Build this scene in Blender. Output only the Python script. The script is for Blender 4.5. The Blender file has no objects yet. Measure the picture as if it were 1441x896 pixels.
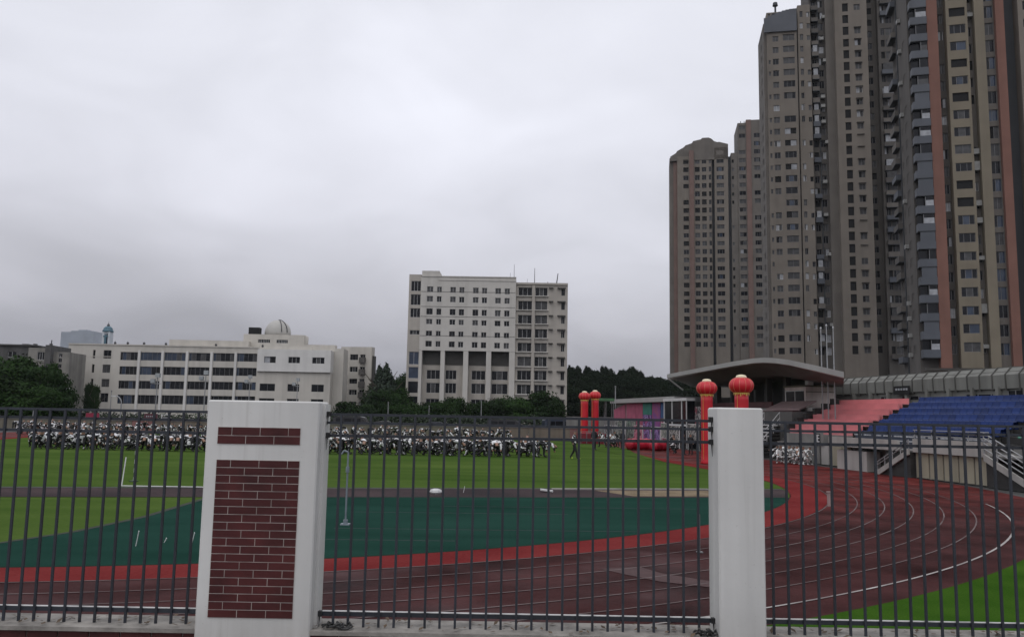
import bpy, math, random
import numpy as np
from mathutils import Vector, Matrix
random.seed(7); rng = np.random.default_rng(7)
R_ = math.radians
S = bpy.context.scene
COL = S.collection

# ------------------------------------------------------------------ camera
FPX, W0, H0 = 1150.0, 1441.0, 896.0
PITCH = math.atan(134/1150.0); ROLL = math.atan(.018); CAMZ = 2.7
HAZE = .00007
Fv = Vector((0, math.cos(PITCH), math.sin(PITCH)))
R0 = Vector((1, 0, 0)); U0 = Vector((0, -math.sin(PITCH), math.cos(PITCH)))
Rv = math.cos(ROLL)*R0 + math.sin(ROLL)*U0
Uv = math.cos(ROLL)*U0 - math.sin(ROLL)*R0
cam_d = bpy.data.cameras.new('camera'); cam = bpy.data.objects.new('camera', cam_d); COL.objects.link(cam)
M = Matrix((Rv, Uv, -Fv)).transposed().to_4x4(); M.translation = (0, 0, CAMZ); cam.matrix_world = M
cam_d.sensor_width = 36; cam_d.lens = FPX/W0*36; cam_d.clip_start = .1; cam_d.clip_end = 12000
S.camera = cam

# ------------------------------------------------------------------ world: overcast sky
SUN_EL, SUN_AZ = R_(58), R_(200)
w = bpy.data.worlds.new('World'); S.world = w; w.use_nodes = True
nt = w.node_tree; N = nt.nodes; L = nt.links; N.clear()
out = N.new('ShaderNodeOutputWorld'); bg = N.new('ShaderNodeBackground'); bg.inputs[1].default_value = .1
L.new(bg.outputs[0], out.inputs[0])
tc = N.new('ShaderNodeTexCoord'); sep = N.new('ShaderNodeSeparateXYZ'); L.new(tc.outputs['Generated'], sep.inputs[0])
def math_n(nodes, links, op, a, b=None, c=None):
    n = nodes.new('ShaderNodeMath'); n.operation = op
    for i, v in enumerate((a, b, c)):
        if v is None: continue
        if isinstance(v, (int, float)): n.inputs[i].default_value = v
        else: links.new(v, n.inputs[i])
    return n.outputs[0]
mw = lambda op, a, b=None, c=None: math_n(N, L, op, a, b, c)
zz = mw('MAXIMUM', sep.outputs[2], 0.0)
den = mw('ADD', zz, .30)
px_ = mw('DIVIDE', sep.outputs[0], den); py_ = mw('DIVIDE', sep.outputs[1], den)
cmb = N.new('ShaderNodeCombineXYZ'); L.new(px_, cmb.inputs[0]); L.new(py_, cmb.inputs[1])
def noise(sc, det, dist=0.0, loc=(0, 0, 0)):
    mp = N.new('ShaderNodeMapping'); mp.inputs['Location'].default_value = loc; L.new(cmb.outputs[0], mp.inputs[0])
    n = N.new('ShaderNodeTexNoise'); n.inputs['Scale'].default_value = sc; n.inputs['Detail'].default_value = det
    n.inputs['Distortion'].default_value = dist; n.inputs['Roughness'].default_value = .45
    L.new(mp.outputs[0], n.inputs['Vector']); return n.outputs[0]
n1 = noise(1.15, 4, .3, (3.1, .4, 0)); n2 = noise(.55, 2, 0, (1.7, 5.2, 0))
# elevation bent by the cloud noise so the dark base of the cloud deck is uneven
el = mw('ADD', zz, mw('MULTIPLY', mw('SUBTRACT', n2, .5), .075))
el = mw('ADD', el, mw('MULTIPLY', sep.outputs[0], .05))
ramp = N.new('ShaderNodeValToRGB'); L.new(el, ramp.inputs[0])
er = ramp.color_ramp
for p, c in ((0.0, (.29, .29, .33, 1)), (.05, (.33, .33, .37, 1)), (.12, (.47, .47, .52, 1)), (.20, (.63, .635, .70, 1)), (.33, (.72, .73, .80, 1)), (1, (.77, .78, .835, 1))):
    if p in (0.0, 1): e = er.elements[0 if p == 0 else -1]; e.position = p
    else: e = er.elements.new(p)
    e.color = c
n3 = noise(2.6, 5, .6, (7.3, 2.2, 0))
mod = mw('ADD', mw('ADD', mw('MULTIPLY', mw('SUBTRACT', n1, .5), .52), mw('MULTIPLY', mw('SUBTRACT', n3, .5), .40)), 1.0)
mul = N.new('ShaderNodeVectorMath'); mul.operation = 'SCALE'; L.new(ramp.outputs[0], mul.inputs[0]); L.new(mw('MULTIPLY', mod, 10.0), mul.inputs['Scale'])
sky = N.new('ShaderNodeTexSky'); sky.sky_type = 'NISHITA'; sky.sun_disc = False
sky.sun_elevation = SUN_EL; sky.sun_rotation = SUN_AZ; sky.air_density = 1.5; sky.dust_density = 4
mix = N.new('ShaderNodeMix'); mix.data_type = 'RGBA'; mix.inputs[0].default_value = .04
L.new(mul.outputs[0], mix.inputs[6]); L.new(sky.outputs[0], mix.inputs[7]); L.new(mix.outputs[2], bg.inputs[0])
sun_d = bpy.data.lights.new('sun', 'SUN'); sun_d.energy = .6; sun_d.angle = R_(50); sun_d.color = (1, .97, .93)
sun = bpy.data.objects.new('sun', sun_d); COL.objects.link(sun)
sun.rotation_euler = (R_(90)-SUN_EL, 0, math.pi-SUN_AZ)
S.view_settings.view_transform = 'Standard'; S.view_settings.look = 'None'
S.view_settings.exposure = 0.22; S.view_settings.gamma = 1.0; S.view_settings.use_curve_mapping = False
S.cycles.use_denoising = True
S.cycles.max_bounces = 6; S.cycles.volume_bounces = 1

# ------------------------------------------------------------------ geometry of the view (real positions from sight lines)
C0 = Vector((0, 0, CAMZ))
def ray(x, y): return Fv + Rv*((x-W0/2)/FPX) - Uv*((y-H0/2)/FPX)
def P(x, y, Y):
    d = ray(x, y); return C0 + d*(Y/d.y)
def G(x, y, z=0.0):
    d = ray(x, y); return C0 + d*((z-CAMZ)/d.z)
# frame of the running track: t along the straight (away), n across (to the right)
TC = Vector((-11.8, 36.8)); Td = Vector((-.165, .986)).normalized(); Tr = Vector((Td.y, -Td.x))
TROT = math.atan2(Tr.y, Tr.x)
def T(t, n, z=0.0):
    q = TC + Td*t + Tr*n; return Vector((q.x, q.y, z))
def TN(px, py, n):
    v = ray(px, py); v2 = Vector((v.x, v.y)); k = (n + TC.dot(Tr))/v2.dot(Tr)
    p = C0 + v*k; return (Vector((p.x, p.y))-TC).dot(Td), p.z

# ------------------------------------------------------------------ materials
MATS = {}
def newmat(name):
    m = bpy.data.materials.new(name); m.use_nodes = True
    return m, m.node_tree.nodes, m.node_tree.links, m.node_tree.nodes['Principled BSDF']
def mat(name, c, rough=.7, var=.15, scale=3.0, metal=0.0, spec=.5, streak=0.0, bump=0.0, c2=None, detail=5, coords='Object', objvar=0.0):
    """procedural surface: base colour broken up by noise, optional vertical rain streaks, bump and per-object tint"""
    if name in MATS: return MATS[name]
    m, n, l, b = newmat(name)
    b.inputs['Roughness'].default_value = rough; b.inputs['Metallic'].default_value = metal
    b.inputs['Specular IOR Level'].default_value = spec
    t = n.new('ShaderNodeTexCoord'); nz = n.new('ShaderNodeTexNoise'); nz.inputs['Scale'].default_value = scale; nz.inputs['Detail'].default_value = detail
    l.new(t.outputs[coords], nz.inputs['Vector'])
    mx = n.new('ShaderNodeMix'); mx.data_type = 'RGBA'
    lo = tuple(x*(1-var) for x in c) if c2 is None else c2
    hi = tuple(min(1, x*(1+var)) for x in c) if c2 is None else c
    mx.inputs[6].default_value = (*lo, 1); mx.inputs[7].default_value = (*hi, 1)
    cr = n.new('ShaderNodeMapRange'); cr.inputs[1].default_value = .3; cr.inputs[2].default_value = .7
    l.new(nz.outputs[0], cr.inputs[0]); l.new(cr.outputs[0], mx.inputs[0])
    colo = mx.outputs[2]
    if streak:
        mp = n.new('ShaderNodeMapping'); mp.inputs['Scale'].default_value = (1, 1, .06); l.new(t.outputs[coords], mp.inputs[0])
        n2 = n.new('ShaderNodeTexNoise'); n2.inputs['Scale'].default_value = scale*2.2; n2.inputs['Detail'].default_value = 4; l.new(mp.outputs[0], n2.inputs['Vector'])
        r2 = n.new('ShaderNodeMapRange'); r2.inputs[1].default_value = .42; r2.inputs[2].default_value = .72; r2.inputs[3].default_value = 1.0; r2.inputs[4].default_value = 1-streak
        l.new(n2.outputs[0], r2.inputs[0])
        v = n.new('ShaderNodeVectorMath'); v.operation = 'SCALE'; l.new(colo, v.inputs[0]); l.new(r2.outputs[0], v.inputs['Scale']); colo = v.outputs[0]
    if objvar:
        oi = n.new('ShaderNodeObjectInfo'); r3 = n.new('ShaderNodeMapRange'); r3.inputs[3].default_value = 1-objvar; r3.inputs[4].default_value = 1+objvar
        l.new(oi.outputs['Random'], r3.inputs[0])
        v = n.new('ShaderNodeVectorMath'); v.operation = 'SCALE'; l.new(colo, v.inputs[0]); l.new(r3.outputs[0], v.inputs['Scale']); colo = v.outputs[0]
    l.new(colo, b.inputs['Base Color'])
    if bump:
        bp = n.new('ShaderNodeBump'); bp.inputs['Strength'].default_value = bump; bp.inputs['Distance'].default_value = .02
        nb = n.new('ShaderNodeTexNoise'); nb.inputs['Scale'].default_value = scale*8; l.new(t.outputs[coords], nb.inputs['Vector'])
        l.new(nb.outputs[0], bp.inputs['Height']); l.new(bp.outputs[0], b.inputs['Normal'])
    MATS[name] = m; return m

def glass(name, c, rough=.12, spec=.5):
    return mat(name, c, rough, .35, .4, 0, spec)
mGD = glass('dark window glass', (.009, .010, .013), .15, .25)
mGB = glass('blue window glass', (.03, .045, .075), .1)
mGG = mat('grey curtained window', (.062, .062, .064), .35, .3, 1.2, spec=.3)
mGL = mat('pale curtained window', (.30, .31, .33), .4, .25, 1.5)
mGN = mat('green curtained window', (.05, .13, .10), .4, .2, 1.5)
mBLK = mat('dark opening', (.008, .008, .009), .9, .3)
mFRW = mat('white window frame', (.55, .55, .55), .5, .1)
mFRG = mat('grey window frame', (.16, .16, .165), .5, .15)
mFRD = mat('dark window frame', (.04, .04, .045), .5, .2)
mIRON = mat('painted steel fence', (.027, .032, .042), .45, .30, 7, 0, .45, bump=.08, c2=(.023, .026, .033), objvar=.18, detail=8)
mWHITE = mat('white render', (.60, .597, .58), .85, .06, 1.3, streak=.16, bump=.10)
mGROUT = mat('white grout', (.47, .44, .41), .9, .25, 9)
mBRICK = mat('dark red tile', (.062, .0125, .0125), .5, .35, 4, spec=.35, bump=.12)
mKERB = mat('dusty concrete kerb', (.24, .225, .205), .9, .35, 5, bump=.3)
mTAN = mat('tan wall', (.15, .135, .105), .85, .15, .8, streak=.2)

def weathered(m, zlo, zhi, col):
    n, l = m.node_tree.nodes, m.node_tree.links; b = n['Principled BSDF']; src = b.inputs['Base Color'].links[0].from_socket
    g = n.new('ShaderNodeNewGeometry'); s_ = n.new('ShaderNodeSeparateXYZ'); l.new(g.outputs['Position'], s_.inputs[0])
    mp = n.new('ShaderNodeMapping'); mp.inputs['Scale'].default_value = (14, 14, 1.6); l.new(g.outputs['Position'], mp.inputs[0])
    nz = n.new('ShaderNodeTexNoise'); nz.inputs['Scale'].default_value = 1; nz.inputs['Detail'].default_value = 6; l.new(mp.outputs[0], nz.inputs['Vector'])
    r = n.new('ShaderNodeMapRange'); r.inputs[1].default_value = zhi; r.inputs[2].default_value = zlo; l.new(s_.outputs[2], r.inputs[0])
    k = math_n(n, l, 'MULTIPLY', r.outputs[0], math_n(n, l, 'MULTIPLY', nz.outputs[0], 1.3))
    pk = n.new('ShaderNodeTexNoise'); pk.inputs['Scale'].default_value = 38; pk.inputs['Detail'].default_value = 2; l.new(g.outputs['Position'], pk.inputs['Vector'])
    spot = n.new('ShaderNodeMapRange'); spot.inputs[1].default_value = .70; spot.inputs[2].default_value = .76; spot.inputs[4].default_value = .3; l.new(pk.outputs[0], spot.inputs[0])
    st = n.new('ShaderNodeTexNoise'); st.inputs['Scale'].default_value = 1; st.inputs['Detail'].default_value = 5; mp2 = n.new('ShaderNodeMapping'); mp2.inputs['Scale'].default_value = (22, 22, .7); l.new(g.outputs['Position'], mp2.inputs[0]); l.new(mp2.outputs[0], st.inputs['Vector'])
    sr = n.new('ShaderNodeMapRange'); sr.inputs[1].default_value = .56; sr.inputs[2].default_value = .78; sr.inputs[4].default_value = .22; l.new(st.outputs[0], sr.inputs[0])
    tot = math_n(n, l, 'MINIMUM', math_n(n, l, 'ADD', math_n(n, l, 'ADD', k, spot.outputs[0]), sr.outputs[0]), .9)
    mx = n.new('ShaderNodeMix'); mx.data_type = 'RGBA'; l.new(tot, mx.inputs[0]); l.new(src, mx.inputs[6]); mx.inputs[7].default_value = (*col, 1); l.new(mx.outputs[2], b.inputs['Base Color'])
weathered(mWHITE, .55, 1.15, (.30, .285, .26))

# ------------------------------------------------------------------ mesh builder
class MB:
    def __init__(s): s.v = []; s.f = []; s.m = []
    def quad(s, pts, mi=0):
        i = len(s.v); s.v += [tuple(p) for p in pts]; s.f.append(tuple(range(i, i+len(pts)))); s.m.append(mi)
    def box(s, x0, x1, y0, y1, z0, z1, mi=0, xf=None):
        c = [(x, y, z) for z in (z0, z1) for y in (y0, y1) for x in (x0, x1)]
        if xf: c = [tuple(xf(*p)) for p in c]
        i = len(s.v); s.v += c
        for q in ((0, 2, 3, 1), (4, 5, 7, 6), (0, 1, 5, 4), (2, 6, 7, 3), (0, 4, 6, 2), (1, 3, 7, 5)):
            s.f.append(tuple(i+k for k in q)); s.m.append(mi)
    def tube(s, p, q, r, r2=None, n=8, mi=0, cap=True):
        p, q = Vector(p), Vector(q); a = (q-p).normalized(); r2 = r if r2 is None else r2
        e = a.orthogonal().normalized(); g = a.cross(e); i = len(s.v)
        for c, rr in ((p, r), (q, r2)):
            for k in range(n):
                t = 2*math.pi*k/n; s.v.append(tuple(c + (e*math.cos(t)+g*math.sin(t))*rr))
        for k in range(n):
            j = (k+1) % n; s.f.append((i+k, i+j, i+n+j, i+n+k)); s.m.append(mi)
        if cap:
            s.f.append(tuple(i+k for k in reversed(range(n)))); s.m.append(mi)
            s.f.append(tuple(i+n+k for k in range(n))); s.m.append(mi)
    def path(s, pts, r, n=6, mi=0):
        for a, b in zip(pts, pts[1:]): s.tube(a, b, r, n=n, mi=mi)
    def lathe(s, c, prof, n=24, mi=0, fr=None):
        """profile [(r,z)] about the vertical through c; fr(angle, z) scales the radius"""
        i = len(s.v); c = Vector(c)
        for r, z in prof:
            for k in range(n):
                t = 2*math.pi*k/n; rr = r*(fr(t, z) if fr else 1)
                s.v.append((c.x+rr*math.cos(t), c.y+rr*math.sin(t), c.z+z))
        for a in range(len(prof)-1):
            for k in range(n):
                j = (k+1) % n; s.f.append((i+a*n+k, i+a*n+j, i+(a+1)*n+j, i+(a+1)*n+k)); s.m.append(mi)
        s.f.append(tuple(i+k for k in reversed(range(n)))); s.m.append(mi)
        b = i+(len(prof)-1)*n; s.f.append(tuple(b+k for k in range(n))); s.m.append(mi)
    def prism(s, poly, z0, z1, mi=0):
        n = len(poly); i = len(s.v)
        s.v += [(p[0], p[1], z0) for p in poly] + [(p[0], p[1], z1) for p in poly]
        for k in range(n):
            j = (k+1) % n; s.f.append((i+k, i+j, i+n+j, i+n+k)); s.m.append(mi)
        s.f.append(tuple(i+k for k in reversed(range(n)))); s.m.append(mi); s.f.append(tuple(i+n+k for k in range(n))); s.m.append(mi)
    def build(s, name, mats, parent=None, smooth=False):
        me = bpy.data.meshes.new(name)
        mats = mats if isinstance(mats, (list, tuple)) else [mats]
        v = s.v
        if parent is not None:
            inv = rootmat(parent).inverted(); v = [tuple(inv @ Vector(p)) for p in v]
        me.from_pydata(v, [], s.f)
        for m in mats: me.materials.append(m)
        me.polygons.foreach_set('material_index', s.m)
        if smooth: me.polygons.foreach_set('use_smooth', [True]*len(s.f))
        me.update()
        o = bpy.data.objects.new(name, me); COL.objects.link(o)
        if parent is not None: o.parent = parent
        return o
def rootmat(o):
    m = Matrix.Translation(o.location) @ Matrix.Rotation(o.rotation_euler.z, 4, 'Z')
    return rootmat(o.parent) @ m if o.parent else m
def tag(o, label=None, cat=None, group=None, kind=None):
    if label: o['label'] = label
    if cat: o['category'] = cat
    if group: o['group'] = group
    if kind: o['kind'] = kind
    return o
def thing(name, label, cat, loc=(0, 0, 0), rz=0.0, group=None):
    o = bpy.data.objects.new(name, None); COL.objects.link(o); o.location = loc; o.rotation_euler = (0, 0, rz)
    o.empty_display_size = .3
    return tag(o, label, cat, group)
def copy_tree(o, parent=None):
    c = o.copy(); COL.objects.link(c)
    if parent is not None: c.parent = parent
    for ch in list(o.children): copy_tree(ch, c)
    return c
def struct(name, mb, m): return tag(mb.build(name, m), kind='structure')
def Txf(t, n, z): return T(t, n, z)

# ------------------------------------------------------------------ ground
mGROUND = mat('dark paved ground', (.045, .045, .043), .9, .25, .4)
mb = MB(); mb.quad([(-3000, -400, -.03), (3000, -400, -.03), (3000, 3000, -.03), (-3000, 3000, -.03)]); struct('ground', mb, mGROUND)

def ground_mat(name, c1, c2, sc1, sc2, rough, stripe=None, bump=.0):
    m, n, l, b = newmat(name); b.inputs['Roughness'].default_value = rough
    t = n.new('ShaderNodeTexCoord')
    a = n.new('ShaderNodeTexNoise'); a.inputs['Scale'].default_value = sc1; a.inputs['Detail'].default_value = 6; l.new(t.outputs['Object'], a.inputs['Vector'])
    f = n.new('ShaderNodeTexNoise'); f.inputs['Scale'].default_value = sc2; f.inputs['Detail'].default_value = 3; l.new(t.outputs['Object'], f.inputs['Vector'])
    s1 = math_n(n, l, 'ADD', math_n(n, l, 'MULTIPLY', a.outputs[0], .6), math_n(n, l, 'MULTIPLY', f.outputs[0], .4))
    if stripe:
        mp = n.new('ShaderNodeMapping'); mp.inputs['Rotation'].default_value = (0, 0, -TROT); mp.inputs['Scale'].default_value = (.05, 1, 1); l.new(t.outputs['Object'], mp.inputs[0])
        st = n.new('ShaderNodeTexNoise'); st.inputs['Scale'].default_value = stripe; st.inputs['Detail'].default_value = 2; l.new(mp.outputs[0], st.inputs['Vector'])
        s1 = math_n(n, l, 'ADD', math_n(n, l, 'MULTIPLY', s1, .6), math_n(n, l, 'MULTIPLY', st.outputs[0], .4))
    r = n.new('ShaderNodeMapRange'); r.inputs[1].default_value = .36; r.inputs[2].default_value = .64; l.new(s1, r.inputs[0])
    mx = n.new('ShaderNodeMix'); mx.data_type = 'RGBA'; mx.inputs[6].default_value = (*c1, 1); mx.inputs[7].default_value = (*c2, 1)
    l.new(r.outputs[0], mx.inputs[0]); l.new(mx.outputs[2], b.inputs['Base Color'])
    if bump:
        bp = n.new('ShaderNodeBump'); bp.inputs['Strength'].default_value = bump; bp.inputs['Distance'].default_value = .03
        l.new(f.outputs[0], bp.inputs['Height']); l.new(bp.outputs[0], b.inputs['Normal'])
    b.inputs['Specular IOR Level'].default_value = 0.0
    MATS[name] = m; return m
mGRASS = ground_mat('pitch grass', (.036, .071, .015), (.078, .122, .030), .16, 9, .95, .5, .4)
mLAWN = ground_mat('wet lawn', (.024, .066, .008), (.046, .102, .014), .8, 30, .9, None, .6)
mGREEN = ground_mat('green rubber', (.0110, .0345, .0265), (.0205, .0570, .0445), .35, 14, .62, .7, .1)
mGREY = ground_mat('worn grey rubber strip', (.040, .035, .037), (.080, .060, .062), .3, 12, .8, None, .1)
mSAND = ground_mat('damp sand', (.14, .11, .075), (.25, .20, .14), 1.2, 20, .95, None, .4)
mREDK = ground_mat('bright red rubber', (.125, .020, .021), (.185, .036, .035), .5, 16, .7, None, .1)
mLINE = mat('worn white lane paint', (.15, .115, .11), .7, .5, .8, c2=(.060, .030, .029))
mLINEW = mat('white lane paint', (.44, .42, .40), .7, .2, .9, c2=(.13, .10, .095))

# running-track surface: red rubber, mixed darker round the near bend
m, n, l, b = newmat('red track rubber'); t = n.new('ShaderNodeTexCoord')
def tn(sc, det, mapscale=(1, 1, 1)):
    mp = n.new('ShaderNodeMapping'); mp.inputs['Scale'].default_value = mapscale; l.new(t.outputs['Object'], mp.inputs[0])
    q = n.new('ShaderNodeTexNoise'); q.inputs['Scale'].default_value = sc; q.inputs['Detail'].default_value = det; l.new(mp.outputs[0], q.inputs['Vector']); return q.outputs[0]
sp = n.new('ShaderNodeSeparateXYZ'); l.new(t.outputs['Object'], sp.inputs[0])
tt = math_n(n, l, 'ADD', math_n(n, l, 'MULTIPLY', math_n(n, l, 'SUBTRACT', sp.outputs[0], TC.x), Td.x), math_n(n, l, 'MULTIPLY', math_n(n, l, 'SUBTRACT', sp.outputs[1], TC.y), Td.y))
bend_mix = n.new('ShaderNodeMapRange'); bend_mix.inputs[1].default_value = -19; bend_mix.inputs[2].default_value = -4
l.new(math_n(n, l, 'ADD', tt, math_n(n, l, 'MULTIPLY', math_n(n, l, 'SUBTRACT', tn(.25, 4), .5), 9.0)), bend_mix.inputs[0])
mx = n.new('ShaderNodeMix'); mx.data_type = 'RGBA'; mx.inputs[6].default_value = (.046, .0180, .0180, 1); mx.inputs[7].default_value = (.105, .0215, .0195, 1); l.new(bend_mix.outputs[0], mx.inputs[0])
vv = n.new('ShaderNodeVectorMath'); vv.operation = 'SCALE'; l.new(mx.outputs[2], vv.inputs[0])
l.new(math_n(n, l, 'ADD', math_n(n, l, 'ADD', math_n(n, l, 'MULTIPLY', tn(.55, 7), 1.9), math_n(n, l, 'MULTIPLY', tn(30, 2), .7)), -.6), vv.inputs['Scale'])
sc2 = n.new('ShaderNodeVectorMath'); sc2.operation = 'SCALE'; l.new(vv.outputs[0], sc2.inputs[0]); sc2.inputs['Scale'].default_value = 1.45
l.new(sc2.outputs[0], b.inputs['Base Color'])
rr = n.new('ShaderNodeMapRange'); rr.inputs[1].default_value = .35; rr.inputs[2].default_value = .65; rr.inputs[3].default_value = .42; rr.inputs[4].default_value = .8
l.new(tn(.5, 4), rr.inputs[0]); l.new(rr.outputs[0], b.inputs['Roughness']); b.inputs['Specular IOR Level'].default_value = .02
mTRACK = m

STR = 42.0   # length of the straights
def oval(r, na=96):
    pts = []
    for k in range(na+1):
        a = math.pi + math.pi*k/na; pts.append(T(r*math.sin(a), r*math.cos(a)))
    for k in range(na+1):
        a = math.pi*k/na; pts.append(T(STR + r*math.sin(a), r*math.cos(a)))
    return pts
def ring(r0, r1, z, m, name, mb=None):
    a, b_ = oval(r0), oval(r1); mbb = mb or MB(); n_ = len(a)
    for k in range(n_):
        j = (k+1) % n_
        mbb.quad([(a[k].x, a[k].y, z), (b_[k].x, b_[k].y, z), (b_[j].x, b_[j].y, z), (a[j].x, a[j].y, z)])
    return mbb if mb is not None else struct(name, mbb, m)
# apron + track as one sheet, outer edge wide enough to reach the stands
ring(22.95, 31.3, -.004, mTRACK, 'running_track')
ring(23.0, 24.2, .002, mREDK, 'inner_lane')
lm = MB()
for r in (24.25, 25.1, 25.9, 26.7, 27.5, 28.3): ring(r-.018, r+.018, .006, None, '', lm)
struct('lane_lines', lm, mLINE)
lm = MB()
for k in range(120):
    a0, a1 = R_(-150+k*1.1), R_(-150+(k+1)*1.1); q = lambda r, a: (TC.x+r*math.cos(a), TC.y+r*math.sin(a), .006)
    lm.quad([q(29.125, a0), q(29.175, a0), q(29.175, a1), q(29.125, a1)])
struct('outer_lane_line', lm, mLINEW)
# infield
inf = oval(22.96); mb = MB(); mb.quad([(p.x, p.y, -.008) for p in inf]); struct('football_pitch', mb, mGRASS)
mb = MB(); mb.quad([T(9, 22.9, .010), T(20, 24.6, .010), T(27, 26.3, .010), T(40, 27.2, .010), T(46, 26, .010), T(44, 22.9, .010)]); struct('grass_verge', mb, mGRASS)
# D-shaped area at the near bend: green rubber, cut by a wedge of lawn on the left
strip_t = lambda n_: (G(720, 698).xy-TC).dot(Td)
sn = [(Vector(G(x, y).xy)-TC) for x, y in ((280, 698), (720, 698), (1000, 702))]
t_lo = sum(q.dot(Td) for q in sn)/3; t_hi = t_lo+2.9
arcp = []
for k in range(97):
    a = math.pi + math.pi*k/96; t_, n_ = 22.96*math.sin(a), 22.96*math.cos(a)
    if t_ < t_lo: arcp.append((t_, n_))
e = math.sqrt(22.96**2-t_lo**2)
arcp = [(t_lo, -e)] + arcp + [(t_lo, e)]
# wedge edge curve (from the photo's sight lines): starts on the arc, runs up to the strip
wedge = [G(x, y).xy-TC for x, y in ((-60, 771), (0, 763), (100, 748), (200, 727), (280, 706))]
wedge = [(q.dot(Td), q.dot(Tr)) for q in wedge]
wedge[-1] = (t_lo, wedge[-1][1])
poly = [p for p in arcp if p[1] > wedge[0][1]+.3] + wedge[::-1]
mb = MB(); mb.quad([T(t_, n_, .0) for t_, n_ in poly]); struct('green_rubber_area', mb, mGREEN)
mb = MB()
for y_, xa_, xb_ in ((720, 500, 800), (743, 470, 900), (712, 620, 980), (757, 300, 640)):
    q = [G(x, y).xy-TC for x, y in ((xa_, y_), (xb_, y_+.012*(xb_-xa_)))]
    (t0, n0), (t1, n1) = [(v.dot(Td), v.dot(Tr)) for v in q]
    mb.quad([T(t0, n0, .003), T(t1, n1, .003), T(t1+.07, n1, .003), T(t0+.07, n0, .003)])
struct('rubber_seams', mb, mat('dark rubber seam', (.005, .019, .016), .9, .4, 1))
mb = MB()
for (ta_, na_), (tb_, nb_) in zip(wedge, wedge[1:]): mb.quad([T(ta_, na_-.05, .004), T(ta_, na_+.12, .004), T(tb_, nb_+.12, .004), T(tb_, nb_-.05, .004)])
struct('kerb_shade_strip', mb, mat('painted kerb shade', (.012, .018, .010), .9, .3, 3))  # shade of a kerb along the lawn wedge, painted as a dark strip
mb = MB()
e2 = math.sqrt(22.9**2-t_lo**2); e3 = math.sqrt(22.9**2-min(t_hi, 22)**2)
mb.quad([T(t_lo, -e2, .003), T(t_lo, e2, .003), T(t_hi, e3, .003), T(t_hi, -e3, .003)]); struct('rubber_strip', mb, mGREY)
a_, b_2 = [Vector(G(x, 694).xy)-TC for x in (848, 1010)]
na, nb = a_.dot(Tr), b_2.dot(Tr)
mb = MB(); mb.quad([T(t_lo+.35, na+.8, .007), T(t_lo+.3, nb, .007), T(t_hi-.5, nb, .007), T(t_hi-.45, na, .007)]); struct('sand_pit', mb, mSAND)
mb = MB(); mb.box(na-1.5, nb+.2, t_hi-.2, t_hi-.08, 0, .05, 0, lambda n_, t_, z: T(t_, n_, z)); struct('strip_kerb', mb, mat('pale kerb', (.30, .29, .27), .9, .2, 2))
# a dark drain line where the pitch meets the strip
mb = MB(); mb.quad([T(t_hi, -e3, .008), T(t_hi, e3, .008), T(t_hi+.35, e3, .008), T(t_hi+.35, -e3, .008)])
struct('drain', mb, mat('drain channel', (.02, .026, .018), .8, .4, 3))
# lawn beyond the outer lane at the near right
lw = []
for k in range(60):
    a = R_(-118) + R_(82)*k/59; lw.append((TC.x+29.85*math.cos(a), TC.y+29.85*math.sin(a)))
mb = MB(); q = lw[-1]
mb.quad([(x, y, .003) for x, y in lw] + [(16.5, 17.0, .003), (22, 12, .003), (22, 7.4, .003), (lw[0][0], 7.4, .003)]); struct('lawn', mb, mLAWN)
# a slightly paler brown smear across the lanes
pts = [G(x, y) for x, y in ((845, 800), (900, 797), (930, 806), (985, 815), (1060, 826), (1000, 826), (930, 818), (880, 808))]
mb = MB(); mb.quad([(p.x, p.y, .0035) for p in pts]); struct('lane_smear', mb, mat('pale brown smear', (.062, .027, .026), .85, .5, 2.5, c2=(.046, .019, .019)))

# ------------------------------------------------------------------ damp air: one closed box round camera and scene
hm = bpy.data.materials.new('damp haze'); hm.use_nodes = True; hn = hm.node_tree.nodes; hl = hm.node_tree.links; hn.clear()
ho = hn.new('ShaderNodeOutputMaterial'); hv = hn.new('ShaderNodeVolumePrincipled'); hv.inputs['Color'].default_value = (.80, .84, .90, 1); hv.inputs['Density'].default_value = HAZE
hl.new(hv.outputs[0], ho.inputs['Volume'])
mb = MB(); mb.box(-3100, 3100, -500, 3100, -1.1, 150); hz_ = mb.build('haze', hm); tag(hz_, kind='stuff')

# ------------------------------------------------------------------ boundary: base wall, pillars, fence panels
YF = 7.2
zk = P(720, 885, YF).z
mb = MB(); mb.box(-14, 14, YF-.17, YF+.26, zk-.034, zk); 
bw = thing('boundary_wall', 'low brick faced wall with concrete coping that carries the steel fence', 'wall', (0, YF, 0))
mb.build('coping', mKERB, bw)
mb = MB(); mb.box(-14, 14, YF-.12, YF+.22, -.02, zk-.034); mb.build('wall_core', mGROUT, bw)
mb = MB()
bh, bl = .067, .26
for r in range(8):
    z1 = zk-.042-r*(bh+.01)
    x = -14 + (0 if r % 2 else bl/2)
    while x < 14: mb.box(x, x+bl-.01, YF-.135, YF-.119, z1-bh, z1); x += bl
mb.build('brick_facing', mBRICK, bw)
pv = MB(); pv.box(-14, 14, -6, YF-.12, -.02, .02); struct('pavement', pv, mat('grey paving', (.16, .155, .15), .9, .2, 2))

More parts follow.
